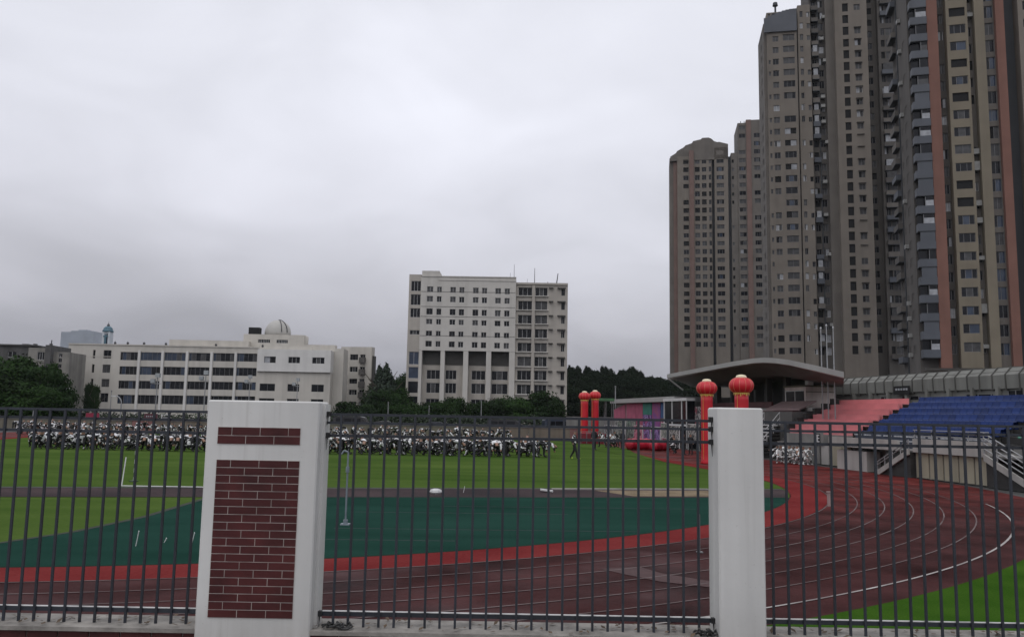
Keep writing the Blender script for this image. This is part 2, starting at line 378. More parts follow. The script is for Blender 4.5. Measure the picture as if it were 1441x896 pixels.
def brick_panel(root, X0, X1, z0, z1, courses, y):
    mb = MB(); mb.box(X0, X1, y-.004, y+.01, z0, z1, 0)
    ch = (z1-z0)/courses; g = .0058
    L_ = (X1-X0)/2.93
    for c in range(courses):
        x = X0 - (L_*.5 if (courses-c) % 2 == 0 else 0.0)
        zb = z1-(c+1)*ch
        while x < X1-.01:
            a, b_ = max(x, X0)+g/2, min(x+L_, X1)-g/2
            if b_-a > .02: mb.box(a, b_, y-.0065-random.random()*.0015, y+.002, zb+g/2, zb+ch-g/2, 1)
            x += L_
    return mb.build('brick_panel', [mGROUT, mBRICK], root)
yf0 = YF-.18
# left pillar
xl, xr = P(282.5, 730, yf0).x, P(442.5, 730, yf0).x
zt = P(370, 563.5, yf0).z
pl = thing('gate_pillar', 'wide white fence pillar with dark red brick panels set in its face', 'pillar', ((xl+xr)/2, YF, 0))
def shaft(x0, x1, y0, y1, zt_, root):
    c = .012; pl_ = [(x0+c, y0), (x1-c, y0), (x1, y0+c), (x1, y1-c), (x1-c, y1), (x0+c, y1), (x0, y1-c), (x0, y0+c)]
    mb = MB(); mb.prism(pl_, 0, zt_-c); cx_, cy_ = (x0+x1)/2, (y0+y1)/2; i = len(mb.v)
    mb.f.pop(); mb.m.pop()
    top = [(x+(c if x < cx_ else -c), y+(c if y < cy_ else -c), zt_) for x, y in pl_]; mb.v += top
    for k in range(8): j = (k+1) % 8; mb.f.append((8+k, 8+j, i+j, i+k)); mb.m.append(0)
    mb.f.append(tuple(i+k for k in range(8))); mb.m.append(0); return mb.build('shaft', mWHITE, root)
shaft(xl, xr, yf0, YF+.18, zt, pl)
bx0, bx1 = P(298.5, 757, yf0).x, P(417, 757, yf0).x
brick_panel(pl, bx0, bx1, P(356, 869, yf0).z, P(361, 647, yf0).z, 20, yf0-.001)
bx0, bx1 = P(306.5, 613, yf0).x, P(423, 613, yf0).x
brick_panel(pl, bx0, bx1, P(365, 625, yf0).z, P(365, 601, yf0).z, 2, yf0-.001)
mb = MB(); mb.box(xr-.02, xr+.028, YF-.06, YF+.13, 0, zt-.02); mb.build('side_rib', mWHITE, pl)
# right pillar
xl2, xr2 = P(1011.5, 730, yf0).x, P(1076.5, 730, yf0).x
zt2 = P(1040, 573.5, yf0).z
pr = thing('gate_pillar', 'narrow plain white fence pillar without any brick', 'pillar', ((xl2+xr2)/2, YF, 0))
shaft(xl2, xr2, yf0, YF+.18, zt2, pr)

rail_z = [P(720, y, YF).z for y in (587.2, 599.0, 617.0, 867.5)]
def fence(X0, X1, label, off):
    root = thing('metal_fence', label, 'fence', ((X0+X1)/2, YF, zk), 0, 'steel fence panels between the pillars')
    for k, z in enumerate(rail_z):
        mb = MB(); h = (.0115, .0105, .0125, .018)[k]
        mb.box(X0, X1, YF-.0015, YF+.018, z-h, z+h); mb.build('rail', mIRON, root)
    mb = MB(); z = rail_z[3]; mb.box(X0, X1, YF+.0005, YF+.03, z+.0183, z+.0235); mb.build('rail_sky_glint', mat('pale painted sky glint', (.50, .50, .49), .5, .3, 6), root)  # pale strip added for the sky's reflection on the bottom rail's top edge
    x = X0+off
    while x < X1-.02:
        mb = MB(); j = random.uniform(-.0025, .0025)
        mb.box(x-.0098+j, x+.0098+j, YF-.0195, YF-.002, zk+.0, rail_z[0]-.004)
        mb.build('bar', mIRON, root); x += .1296
    return root
xs = P(458, 700, YF).x; bx = P(476, 700, YF).x
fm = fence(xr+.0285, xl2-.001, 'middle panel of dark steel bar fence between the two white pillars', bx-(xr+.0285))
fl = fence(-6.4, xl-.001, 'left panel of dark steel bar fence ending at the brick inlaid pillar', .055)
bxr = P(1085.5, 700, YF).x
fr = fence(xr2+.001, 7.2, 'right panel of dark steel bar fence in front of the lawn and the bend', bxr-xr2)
def bracket(root, x, sgn, zs, drip=True):
    for z in zs:
        mb = MB(); mb.box(min(x, x+sgn*.032), max(x, x+sgn*.032), YF-.024, YF+.024, z-.019, z+.024)
        if drip: mb.tube((x+sgn*.015, YF-.022, z-.015), (x+sgn*.01, YF-.023, z-.08-.05*random.random()), .006, .002, 6)
        mb.build('bracket', mat('black iron bracket', (.012, .012, .013), .6, .3, 8), root)
bracket(fm, xr+.0285, 1, (rail_z[0], rail_z[2], rail_z[3])); bracket(fm, xl2, -1, (rail_z[0]+.012, rail_z[1], rail_z[2], rail_z[3]))
bracket(fl, xl, -1, (rail_z[0], rail_z[3])); bracket(fr, xr2, 1, (rail_z[0], rail_z[1], rail_z[3]))
# litter and a coil of cable on the coping
def cable(name, label, cx, spread, y, seed):
    rg = random.Random(seed); mb = MB(); p = []
    for k in range(44):
        a = k*.62; rr = spread*(.35+.65*rg.random())
        p.append(Vector((cx+rr*math.cos(a)*1.5+k*.004, y+.05*math.sin(a)*(.4+rg.random()), zk+.012+.02*rg.random()+(.03 if k % 7 == 0 else 0))))
    mb.path(p, .009, 6); tag(mb.build(name, mat('black cable sheath', (.02, .02, .02), .5, .3, 5)), label, 'cable')
cable('cable', 'tangle of black cable lying on the coping beside the brick inlaid pillar', P(462, 885, YF).x, .055, YF-.09, 3)
cable('cable', 'short loop of black cable on the coping left of the narrow white pillar', P(975, 890, YF).x, .03, YF-.09, 5)
def leaves(name, label, x0, x1, k, seed):
    rg = random.Random(seed); mb = MB()
    for _ in range(k):
        x, y = rg.uniform(x0, x1), YF+rg.uniform(-.15, .2); a = rg.uniform(0, 6.28); s_ = rg.uniform(.012, .035); zl = zk+.004+rg.random()*.01
        u = Vector((math.cos(a), math.sin(a), rg.uniform(-.2, .5)))*s_; v = Vector((-math.sin(a), math.cos(a), rg.uniform(-.1, .3)))*s_*.6
        c = Vector((x, y, zl+.012)); mb.quad([c-u-v*.2, c-v, c+u, c+v])
    tag(mb.build(name, mat('dry leaves', (.10, .07, .045), .9, .5, 9)), label, 'litter', None, 'stuff')
leaves('dry_leaves', 'dry leaves and dirt caught along the fence coping', -6, 6.5, 420, 4)

# ------------------------------------------------------------------ buildings
class Fac:
    """a vertical facade plane: s runs to the right along it, out points to the viewer, z up"""
    def __init__(f, px, D, rot=0.0):
        p = P(px, 582, D); f.O = Vector((p.x, p.y)); f.u = Vector((math.cos(rot), -math.sin(rot))); f.n = Vector((f.u.y, -f.u.x)); f.wins = []; f.balc = []
    def s(f, px, py=582, out=0.0):
        d = ray(px, py); d2 = Vector((d.x, d.y)); o = f.O + f.n*out
        k = o.dot(f.n)/d2.dot(f.n); return (d2*k-o).dot(f.u)
    def z(f, px, py, out=0.0):
        d = ray(px, py); d2 = Vector((d.x, d.y)); o = f.O + f.n*out
        return CAMZ + d.z*o.dot(f.n)/d2.dot(f.n)
    def pt(f, s, out, z):
        q = f.O + f.u*s + f.n*out; return Vector((q.x, q.y, z))
    def rz(f): return math.atan2(f.u.y, f.u.x)
    def box(f, mb, s0, s1, o0, o1, z0, z1, mi=0): mb.box(s0, s1, -o1, -o0, z0, z1, mi, lambda a, b, c: f.pt(a, -b, c))
    def bay(f, root, mat_, s0, s1, out, z0, z1, cols=(), depth=12.0, rev=.22, name='wall'):
        """one bay of wall with real window openings: cols = [(sa, sb, [(za, zb, style)...])]"""
        mb = MB(); q = lambda a, b, o_, c, d: mb.quad([f.pt(a, o_, c), f.pt(b, o_, c), f.pt(b, o_, d), f.pt(a, o_, d)])
        cur = s0
        for sa, sb, ws in sorted(cols, key=lambda c: c[0]):
            sa, sb = max(sa, s0+.05), min(sb, s1-.05)
            q(cur, sa, out, z0, z1); zc = z0
            for za, zb, st in sorted(ws, key=lambda c: c[0]):
                if za < zc+.02 or zb > z1-.02: continue
                q(sa, sb, out, zc, za); i = out-rev
                mb.quad([f.pt(sa, out, za), f.pt(sb, out, za), f.pt(sb, i, za), f.pt(sa, i, za)])
                mb.quad([f.pt(sa, i, zb), f.pt(sb, i, zb), f.pt(sb, out, zb), f.pt(sa, out, zb)])
                mb.quad([f.pt(sa, i, za), f.pt(sa, i, zb), f.pt(sa, out, zb), f.pt(sa, out, za)])
                mb.quad([f.pt(sb, out, za), f.pt(sb, out, zb), f.pt(sb, i, zb), f.pt(sb, i, za)])
                f.wins.append((sa, sb, za, zb, i, st)); zc = zb
            q(sa, sb, out, zc, z1); cur = sb
        q(cur, s1, out, z0, z1)
        bk = -depth
        mb.quad([f.pt(s0, bk, z0), f.pt(s0, out, z0), f.pt(s0, out, z1), f.pt(s0, bk, z1)])
        mb.quad([f.pt(s1, out, z0), f.pt(s1, bk, z0), f.pt(s1, bk, z1), f.pt(s1, out, z1)])
        mb.quad([f.pt(s0, out, z1), f.pt(s1, out, z1), f.pt(s1, bk, z1), f.pt(s0, bk, z1)])
        mb.quad([f.pt(s1, bk, z0), f.pt(s0, bk, z0), f.pt(s0, bk, z1), f.pt(s1, bk, z1)])
        return mb.build(name, mat_, root)
    def finish(f, root, limit=95):
        """the openings get frame + panes: the largest in view as parts, the rest as one part"""
        f.wins.sort(key=lambda w_: -(w_[1]-w_[0])*(w_[3]-w_[2])/(f.pt(w_[0], 0, 0).length**2))
        rest = MB(); rm = [mFRG, mGD, mGB, mGG, mGL, mBLK, mGN, mFRW]
        for k, (sa, sb, za, zb, i, st) in enumerate(f.wins):
            mb = MB() if k < limit else rest
            frame, panes, gl = st
            f.box(mb, sa, sb, i-.06, i+.004, za, zb, 5)
            W_ = sb-sa; x = sa; mi = 0 if frame == 'g' else 7
            cuts = [sa+W_*c for c in panes]
            for a, b_, g_ in zip(cuts[:-1], cuts[1:], gl):
                if g_ != 5: f.box(mb, a+.03, b_-.03, i+.01, i+.03, za+.03, zb-.03, g_)
            if frame != 'n':
                t = .06
                f.box(mb, sa, sb, i, i+.07, zb-t, zb, mi); f.box(mb, sa, sb, i, i+.07, za, za+t, mi)
                for c in cuts: 
                    c = min(max(c, sa+t/2), sb-t/2); f.box(mb, c-t/2, c+t/2, i+.002, i+.066, za+t, zb-t, mi)
            if k < limit: mb.build('window', rm, root)
        if rest.f: tag(rest.build('window', rm, root), kind='stuff')
def wstyle(kinds, rg=random):
    """pick a window: frame, pane cuts, pane materials"""
    k = rg.choice(kinds)
    if k == 'blk': return ('n', (0, 1), (5,))
    if k == 'dark': return ('g', (0, .5, 1), (1, 1))
    if k == 'dark3': return ('g', (0, .3, .7, 1), (1, rg.choice((1, 2, 3)), 1))
    if k == 'blue': return ('g', (0, .4, 1), (rg.choice((1, 2)), 2))
    if k == 'half': return ('g', (0, .5, 1), rg.choice(((5, 4), (4, 5), (5, 3), (3, 1))))
    if k == 'pale': return ('w', (0, .5, 1), rg.choice(((4, 4), (4, 3), (3, 4))))
    if k == 'grey': return ('g', (0, .5, 1), (3, 3))
    if k == 'green': return ('g', (0, .3, 1), (5, 6))
    if k == 'w2': return ('w', (0, .5, 1), (1, 1))
    if k == 'w3': return ('w', (0, .33, .66, 1), (1, rg.choice((1, 3)), 1))
    if k == 'wg': return ('w', (0, .5, 1), (3, 3))
def rows(z0, pitch, n, h, kinds, skip=0.0, rg=random):
    return [(z0+k*pitch, z0+k*pitch+h*rg.choice((1, 1, 1, .93)), wstyle(kinds, rg)) for k in range(n) if rg.random() >= skip]

cBEI = mat('beige brown tower wall', (.182, .160, .136), .9, .10, .25, streak=.16)
cOLV = mat('olive beige tower wall', (.190, .164, .122), .9, .10, .25, streak=.14)
cGRY = mat('grey tower wall', (.140, .127, .113), .9, .12, .25, streak=.2)
cDGR = mat('dark grey tower wall', (.096, .088, .080), .9, .12, .25, streak=.2)
cSLA = mat('slate blue cladding', (.070, .078, .094), .55, .15, .3, streak=.1)
cTER = mat('terracotta tower strip', (.190, .094, .072), .9, .10, .3, streak=.12)
cPNK = mat('faded terracotta strip', (.170, .112, .096), .9, .10, .3, streak=.12)
cDRK = mat('dark slate cladding', (.038, .042, .048), .7, .12, .3, streak=.1)
cAC = mat('air conditioner casing', (.26, .26, .25), .7, .15, 2)
FL = 3.0

# ---- nearest tower (right edge of the photo)
tc_ = Fac(1340, 133, R_(15)); zb = 0
tw = thing('apartment_tower', 'nearest apartment tower with terracotta strips and slate blue balconies at the right edge', 'apartment tower', tc_.pt(8, 0, 0), 0, 'apartment towers in a row behind the stands')
sx = lambda p: tc_.s(p, 270)
zt_ = 113; zr0 = tc_.z(1358, 497) + .2   # sill of the lowest row of wide windows
nfl = 36
b = lambda m_, a, c, o, cols=(), top=zt_, z0=0: tc_.bay(tw, m_, sx(a), sx(c), o, z0, top, cols, 14)
b(cDGR, 1287.5, 1312.5, -.8)
b(cTER, 1312.5, 1328, .8)
b(cDGR, 1328, 1341, -1.2, [(sx(1331), sx(1339.5), rows(zr0-.3, FL, nfl, 1.7, ['half', 'grey', 'pale', 'dark'], .12))])
b(cOLV, 1341, 1372, .5, [(sx(1345.5), sx(1368.5), rows(zr0, FL, nfl, 1.55, ['dark3', 'dark3', 'blue', 'blue', 'blk', 'dark3', 'grey', 'dark3']))])
b(cGRY, 1372, 1382, -1.0, [(sx(1373), sx(1380), rows(zr0-.1, FL, nfl, 1.6, ['half', 'pale', 'dark', 'blk'], .2))])
b(cOLV, 1382, 1396, .5)
b(cGRY, 1396, 1411.5, -.2, [(sx(1397), sx(1410.5), rows(zr0-.5, FL, nfl, 2.1, ['blue', 'half', 'grey', 'blue', 'pale', 'dark'], .06))])
b(cTER, 1411.5, 1424, .8)
b(cDRK, 1424, 1445, -2.0)
b(cBEI, 1445, 1500, .5, [(sx(1452), sx(1474), rows(zr0, FL, nfl, 1.55, ['dark3', 'blue']))])
def side_face(f, s_edge, out_, depth):
    g = Fac(720, 100); q = f.pt(s_edge, out_, 0); g.O = Vector((q.x, q.y)); g.u = f.n.copy(); g.n = Vector((g.u.y, -g.u.x)); return g
ts = side_face(tc_, sx(1287.5), -.8, 13)
ts.bay(tw, cDGR, -13.1, -.02, .04, 0, zt_-.02, [(-12.4, -9.4, rows(zr0-.1, FL, nfl, 1.8, ['grey', 'dark3', 'half', 'pale', 'dark'], .08)), (-7.6, -6.6, rows(zr0+.3, FL, nfl, 1.3, ['blk', 'dark', 'half'], .15)), (-4.6, -2.6, rows(zr0, FL, nfl, 1.5, ['grey', 'pale', 'grey', 'dark'], .3))], .0, .2)
for k in range(nfl):
    if random.random() < .8:
        mb = MB(); z = zr0-1.0+k*FL; dp = random.choice((.8, 1.0))
        ts.box(mb, -12.8, -9.0, .045, dp, z-.14, z, 1); ts.box(mb, -12.8, -9.0, dp-.12, dp, z, z+random.choice((.85, 1.0, 1.1)), 0); ts.box(mb, -9.12, -9.0, .045, dp-.12, z, z+.9, 0)
        mb.build('balcony', [random.choice((cDGR, cGRY, cSLA)), cDRK], tw)
    if random.random() < .5:
        mb = MB(); z = zr0+k*FL+random.uniform(-.4, .8); ts.box(mb, -6.2, -5.2, .045, .6, z, z+.7); mb.build('air_conditioner', cAC, tw)
mb = MB(); ts.box(mb, -8.6, -8.4, .045, .25, 1, 112); mb.build('downpipe', cDRK, tw)
# stacked slate balconies, glazed in differently by each household
s0, s1 = sx(1288), sx(1312.3)
for k in range(nfl):
    z = zr0-.9+k*FL; mb = MB(); g = random.choice((8, 8, 2, 8, 1, 4, 2))
    tc_.box(mb, s0, s1, -.8, 1.0, z-.12, z, 1)
    tc_.box(mb, s0+.05, s1, .75, .98, z, z+1.25, 0); tc_.box(mb, s0+.05, s0+.2, -.8, .75, z, z+1.25, 0)
    if g == 8:
        tc_.box(mb, s0+.35, s1-.05, .70, .90, z+1.25, z+2.85, 0)
    else:
        c = s0+(s1-s0)*random.choice((.35, .5, .6)); 
        tc_.box(mb, s0+.1, c, -.6, .3, z+1.25, z+2.86, 2)
        tc_.box(mb, c, s1-.08, .66, .86, z+1.25, z+2.2, random.choice((3, 4, 3)) if g != 1 else 2); tc_.box(mb, c-.04, c+.04, .64, .9, z+1.25, z+2.8, 5)
        tc_.box(mb, c, s1-.08, .6, .8, z+2.2, z+2.86, 2)
    mb.build('balcony', [cSLA, cDRK, mGD, mGL, mGG, mFRG], tw)
# air conditioners and boxed-in ledges in the recess
for k in range(nfl):
    if random.random() < .55:
        mb = MB(); z = zr0+.2+k*FL+random.uniform(-.3, .5); a = sx(1372.6)
        tc_.box(mb, a, a+.95, -.98, -.15, z, z+random.choice((.65, .9, 1.5))); mb.build('air_conditioner', cAC, tw)
mb = MB(); tc_.box(mb, sx(1290), sx(1445), .5, 1.8, zr0-3.1, zr0-2.7); mb.build('podium_slab', mat('dark slab edge', (.06, .055, .05), .9, .2, 1), tw)
tc_.finish(tw, 74); ts.finish(tw, 22)

# ---- middle tower
tb = Fac(1185, 192, R_(11)); 
twb = thing('apartment_tower', 'tall brown apartment tower with a column of black openings, second from the right', 'apartment tower', tb.pt(0, 0, 0), 0, 'apartment towers in a row behind the stands')
sx = lambda p: tb.s(p, 270)
zr = tb.z(1195, 497)-.3; nf = 36
H1 = tb.z(1145, 8); H2 = 114
b = lambda m_, a, c, o, cols=(), top=H2, z0=0: tb.bay(twb, m_, sx(a), sx(c), o, z0, top, cols, 13)
b(cGRY, 1079, 1083, -.6, top=H1-3.6)
b(cBEI, 1083, 1126, .3, [(sx(1085), sx(1088), rows(zr+.2, FL, 30, 1.1, ['grey', 'dark'], .25)), (sx(1091), sx(1099.5), rows(zr, FL, 30, 1.5, ['half', 'grey', 'grey', 'dark', 'pale', 'grey', 'blk'], .10)),
                       (sx(1106), sx(1122.5), rows(zr+.1, FL, 31, 1.6, ['dark3', 'dark', 'grey', 'dark3', 'half', 'dark3'], .05))], top=H1-1.2)
b(cDRK, 1126, 1128, -1.0, top=H1)
b(cBEI, 1128, 1146, .0, [(sx(1131), sx(1135.5), rows(zr+.1, FL, 32, 1.5, ['grey', 'grey', 'dark', 'pale'], .2)), (sx(1141), sx(1145.5), rows(zr, FL, 32, 1.3, ['blk', 'dark', 'pale', 'grey'], .25))], top=H1+.3)
b(cDGR, 1146, 1168, -1.6, [(sx(1149), sx(1156), rows(zr, FL, nf, 1.7, ['blk', 'dark', 'half'])), (sx(1158.5), sx(1166), rows(zr, FL, nf, 1.8, ['grey', 'pale', 'dark', 'half']))])
b(cGRY, 1168, 1180, -.4)
b(cBEI, 1180, 1226, 1.4, [(sx(1191), sx(1199.3), rows(zr, FL, nf, 2.1, ['blk'])), (sx(1207.5), sx(1216.5), rows(zr+.2, FL, nf, 1.5, ['grey', 'pale', 'grey', 'grey', 'half', 'grey'], .25))])
b(cDGR, 1226, 1244, -2.2, [(sx(1229), sx(1238), rows(zr+.6, FL, nf, 1.6, ['dark', 'blk', 'dark', 'grey']))])
b(cDGR, 1244, 1275, -.6, [(sx(1248), sx(1253.5), rows(zr+.3, FL, nf, 1.7, ['blk', 'dark', 'half'])), (sx(1255), sx(1267), rows(zr+.2, FL, nf, 1.8, ['grey', 'dark3', 'grey', 'pale', 'dark'], .1)), (sx(1270), sx(1273), rows(zr, FL, nf, 1.3, ['blk'], .3))])
b(cGRY, 1275, 1300, -.1, [(sx(1278), sx(1281.5), rows(zr+.6, FL, nf, 1.3, ['blk', 'dark'], .2)), (sx(1283), sx(1288), rows(zr, FL, nf, 1.5, ['grey', 'pale', 'grey'], .5))])
tsb = side_face(tb, sx(1079), -.6, 12)
tsb.bay(twb, cGRY, -12.3, -.02, .04, 0, H1-3.62, [(-11, -8.6, rows(zr, FL, 31, 1.6, ['grey', 'dark', 'grey', 'half'], .1)), (-6, -3.2, rows(zr, FL, 31, 1.7, ['grey', 'dark3', 'grey', 'pale'], .1))], .0, .2)
tb.finish(twb, 86); tsb.finish(twb, 10)
nb_ = 0
for k in range(nf-1):
    for (a, c, o0, pr_) in ((1148, 1158, -1.6, .75), (1247, 1266, -.6, .85)):
        if random.random() > pr_ or nb_ > 60: continue
        nb_ += 1; z = zr-.9+k*FL; mb = MB(); s0, s1 = sx(a), sx(c); dp = random.choice((.9, 1.1))
        tb.box(mb, s0, s1, o0, o0+dp, z-.14, z, 1)
        tb.box(mb, s0, s1, o0+dp-.12, o0+dp, z, z+random.choice((.9, 1.0, 1.15)), 0)
        tb.box(mb, s0, s0+.1, o0, o0+dp-.12, z, z+.95, 0); tb.box(mb, s1-.1, s1, o0, o0+dp-.12, z, z+.95, 0)
        if random.random() < .4: tb.box(mb, s0+.3, s1-.3, o0+dp-.3, o0+dp-.2, z+.95, z+2.7, random.choice((2, 3)))
        mb.build('balcony', [random.choice((cDGR, cGRY, cSLA)), cDRK, mGG, mGL], twb)
# drying racks, pipes and air conditioners hung on the same face
for (a, o0) in ((1157.5, -1.6), (1269.2, -.6)):
    mb = MB(); s0 = sx(a); tb.box(mb, s0, s0+.22, o0, o0+.25, 2, 112); mb.build('downpipe', cDRK, twb)
for k in range(nf-3):
    if random.random() < .6:
        mb = MB(); z = zr+k*FL+random.uniform(-.5, .9); a = sx(random.choice((1159.5, 1164, 1268)))
        tb.box(mb, a, a+.95, -1.6, -.5, z, z+.75); mb.build('air_conditioner', cAC, twb)
# shading ledges over the small windows of the centre bay
for k in range(nf-2):
    if random.random() < .7:
        mb = MB(); z = zr+.2+k*FL+1.58; tb.box(mb, sx(1206.8), sx(1217.2), 1.4, 1.75, z, z+.1); mb.build('ledge', cDGR, twb)
# curved parapet glazing at the top of the left wing and a vent
mb = MB()
s0, s1 = sx(1079), sx(1126)
for k in range(9):
    a, c = s0+(s1-s0)*k/9, s0+(s1-s0)*(k+1)/9; hh = H1-3.2+2.4*math.sin((k+1)/9*math.pi/2)
    tb.box(mb, a, c, .35, .75, H1-6.5, hh, 0)
mb.build('parapet', cSLA, twb)
mb = MB(); p = tb.pt(sx(1097), -1, H1-2.0); mb.tube(p, p+Vector((0, 0, 3.1)), .25, n=8); mb.tube(p+Vector((0, 0, 3.1)), p+Vector((0, 0, 3.9)), .7, .55, 8); mb.build('roof_vent', cDRK, twb)

# ---- far tower
ta = Fac(1005, 285, R_(10))
twa = thing('apartment_tower', 'farthest and lowest apartment tower with a rounded stepped crown, left of the other towers', 'apartment tower', ta.pt(0, 0, 0), 0, 'apartment towers in a row behind the stands')
sx = lambda p: ta.s(p, 400)
zr = ta.z(1000, 488); nf = 27
HA = ta.z(955, 221); HB = ta.z(1015, 208); HC = ta.z(1060, 169)
b = lambda m_, a, c, o, cols=(), top=HA, z0=0: ta.bay(twa, m_, sx(a), sx(c), o, z0, top, cols, 13)
dk = ['dark', 'blk', 'blk', 'dark', 'blk', 'dark', 'grey']
b(cGRY, 943, 948.5, -1.2)
b(cPNK, 948.5, 954, -.6)
b(cBEI, 954, 971, .4, [(sx(962.5), sx(970), rows(zr, FL, nf, 1.7, dk, .02))])
b(cPNK, 971, 977.5, .9, top=HA+2)
b(cBEI, 977.5, 1003, .2, [(sx(979), sx(986), rows(zr, FL, nf+1, 1.8, dk)), (sx(989), sx(995.5), rows(zr, FL, nf+1, 1.8, dk)), (sx(999), sx(1002.5), rows(zr, FL, nf, 1.8, dk))], top=HA+3)
b(cDRK, 1003, 1007, -1.5, top=HA+2)
b(cBEI, 1007, 1026.5, .3, [(sx(1010), sx(1020.5), rows(zr, FL, nf+1, 1.6, ['dark3', 'grey', 'dark3', 'dark', 'grey'], .06))], top=HB)
b(cDRK, 1026.5, 1031, -1.2, top=HB-3)
b(cGRY, 1031, 1041, -.2, [(sx(1032), sx(1035), rows(zr, FL, nf, 1.2, ['blk', 'grey'], .3))], top=HB-2)
b(cGRY, 1041, 1053, .2, [(sx(1042.5), sx(1052), rows(zr, FL, nf+5, 1.5, ['grey', 'dark3', 'half', 'dark'], .1))], top=HC-1)
b(cPNK, 1053, 1060, .6, top=HC)
b(cGRY, 1060, 1077, .2, [(sx(1064), sx(1073.5), rows(zr, FL, nf+5, 1.6, ['dark3', 'dark', 'dark3', 'grey'], .08))], top=HC)
b(cDRK, 1077, 1084, -1.2, top=HC)
ta.finish(twa, 98)
mb = MB()
crown = [(944, 221), (952, 216), (954, 213), (963, 208), (966, 205), (975, 202), (977, 199), (988, 196.5), (990, 194.5), (999, 194), (1003, 195.5), (1007, 199), (1012, 200.5), (1014, 200), (1027, 203)]
for (xa, ya), (xb, yb) in zip(crown, crown[1:]):
    zs = (HA-1.5, HA-1.5, ta.z(xb, yb), ta.z(xa, ya)); ss = (sx(xa), sx(xb), sx(xb), sx(xa))
    fr_ = [ta.pt(a_, .3, z_) for a_, z_ in zip(ss, zs)]; bk_ = [ta.pt(a_, -7, z_) for a_, z_ in zip(ss, zs)]
    mb.quad(fr_); mb.quad(bk_[::-1])
    for k in range(4): j = (k+1) % 4; mb.quad([fr_[j], fr_[k], bk_[k], bk_[j]])
mb.build('crown_parapet', cGRY, twa)
mb = MB()
for p_ in (1047, 1052):
    q = ta.pt(sx(p_), -3, HC-1); mb.tube(q, q+Vector((0, 0, 1.8)), .12)
mb.build('antenna', cDRK, twa)

# ---- white ten storey block in the middle
mWB = mat('pale rendered wall', (.52, .50, .465), .9, .06, .3, streak=.13)
mWB2 = mat('beige rendered wall', (.41, .38, .34), .9, .08, .3, streak=.15)
mWDK = mat('dark recess cladding', (.055, .052, .048), .8, .15, .5)
mCOR = mat('dark grey trim', (.09, .085, .08), .9, .2, 1)  # dark grey for string courses, sunshades and cages
f2 = Fac(660, 205, R_(1))
wb = thing('office_block', 'ten storey pale office block with paired small windows above four tall dark bays', 'building', f2.pt(0, 0, 0))
sx = lambda p: f2.s(p, 490)
zy = lambda y, x=660: f2.z(x, y)
def cx(z): return 550+z/3.732
def cy(z): return 360+z/3.732
cols = []
rr_ = [(195, 165), (245, 215), (312, 280), (363, 335), (425, 397), (480, 450)]
for a, c in ((182, 215), (235, 260), (305, 335), (353, 380), (425, 455), (473, 500), (543, 573), (592, 620)):
    cols.append((sx(cx(a)), sx(cx(c)), [(zy(cy(y1+(a-182)*.012)), zy(cy(y0+(a-182)*.012)), wstyle(['wg', 'wg', 'w2'] if k < 2 else ['w2', 'dark', 'w2', 'dark', 'wg'])) for k, (y1, y0) in enumerate(rr_)]))
zmain = zy(390.5); zo = zy(cy(500))
f2.bay(wb, mWB, sx(cx(150)), sx(cx(652)), .5, zo, zmain, cols, 14, .25)
f2.bay(wb, mWB, sx(591), sx(615.5), .2, zmain-1, zy(382), (), 6)
mb = MB(); f2.box(mb, sx(cx(244)), sx(cx(652)), .5, .62, zmain-.9, zmain-.6); f2.box(mb, sx(591), sx(cx(653)), .3, .66, zmain, zmain+.22); mb.build('cornice', mWB, wb)
mb = MB()
for y in (192, 270, 322, 423):
    z = zy(cy(y)); f2.box(mb, sx(cx(152)), sx(cx(650)), .5, .53, z-.05, z+.05)
mb.build('string_course', mCOR, wb)
# tall bays
s_l, s_r = sx(cx(150)), sx(cx(652))
f2.bay(wb, mWB2, s_l, s_r, -1.6, 0, zo, [(sx(cx(a)), sx(cx(c)), [(zy(cy(722)), zy(cy(668)), wstyle(['w3'])), (zy(cy(648)), zy(cy(600)), wstyle(['w3', 'wg'])), (.9, zy(cy(752)), wstyle(['w3']))]) for a, c in ((188, 258), (287, 345), (425, 498), (530, 616))], 14)
mb = MB()
for a, c in ((165, 263), (285, 382), (408, 502), (528, 622)):
    f2.box(mb, sx(cx(a)), sx(cx(c)), -1.6, -1.45, zy(cy(572)), zo-.02)
mb.build('bay_panel', mWDK, wb)
for a, c in ((150, 165), (263, 285), (382, 408), (502, 528), (622, 652)):
    mb = MB(); f2.box(mb, sx(cx(a)), sx(cx(c)), -1.55, .46, 0, zo-.004); mb.build('column', mWB, wb)
# left stair strip
sl = sx(573); cl = [(sx(cx(97)), sx(cx(149)), [(zy(cy(y1)), zy(cy(y0)), st) for y1, y0, st in ((190, 137, wstyle(['w3'])), (263, 207, wstyle(['w3'])), (328, 280, wstyle(['w3'])), (418, 395, wstyle(['w3'])), (575, 508, ('w', (0, .5, 1), (2, 2))), (648, 588, ('w', (0, 1), (2,))), (724, 664, ('g', (0, 1), (1,))), (778, 742, ('g', (0, 1), (1,))))])]
f2.bay(wb, mWB2, sl, s_l, .3, 0, zy(387.5), cl, 14)
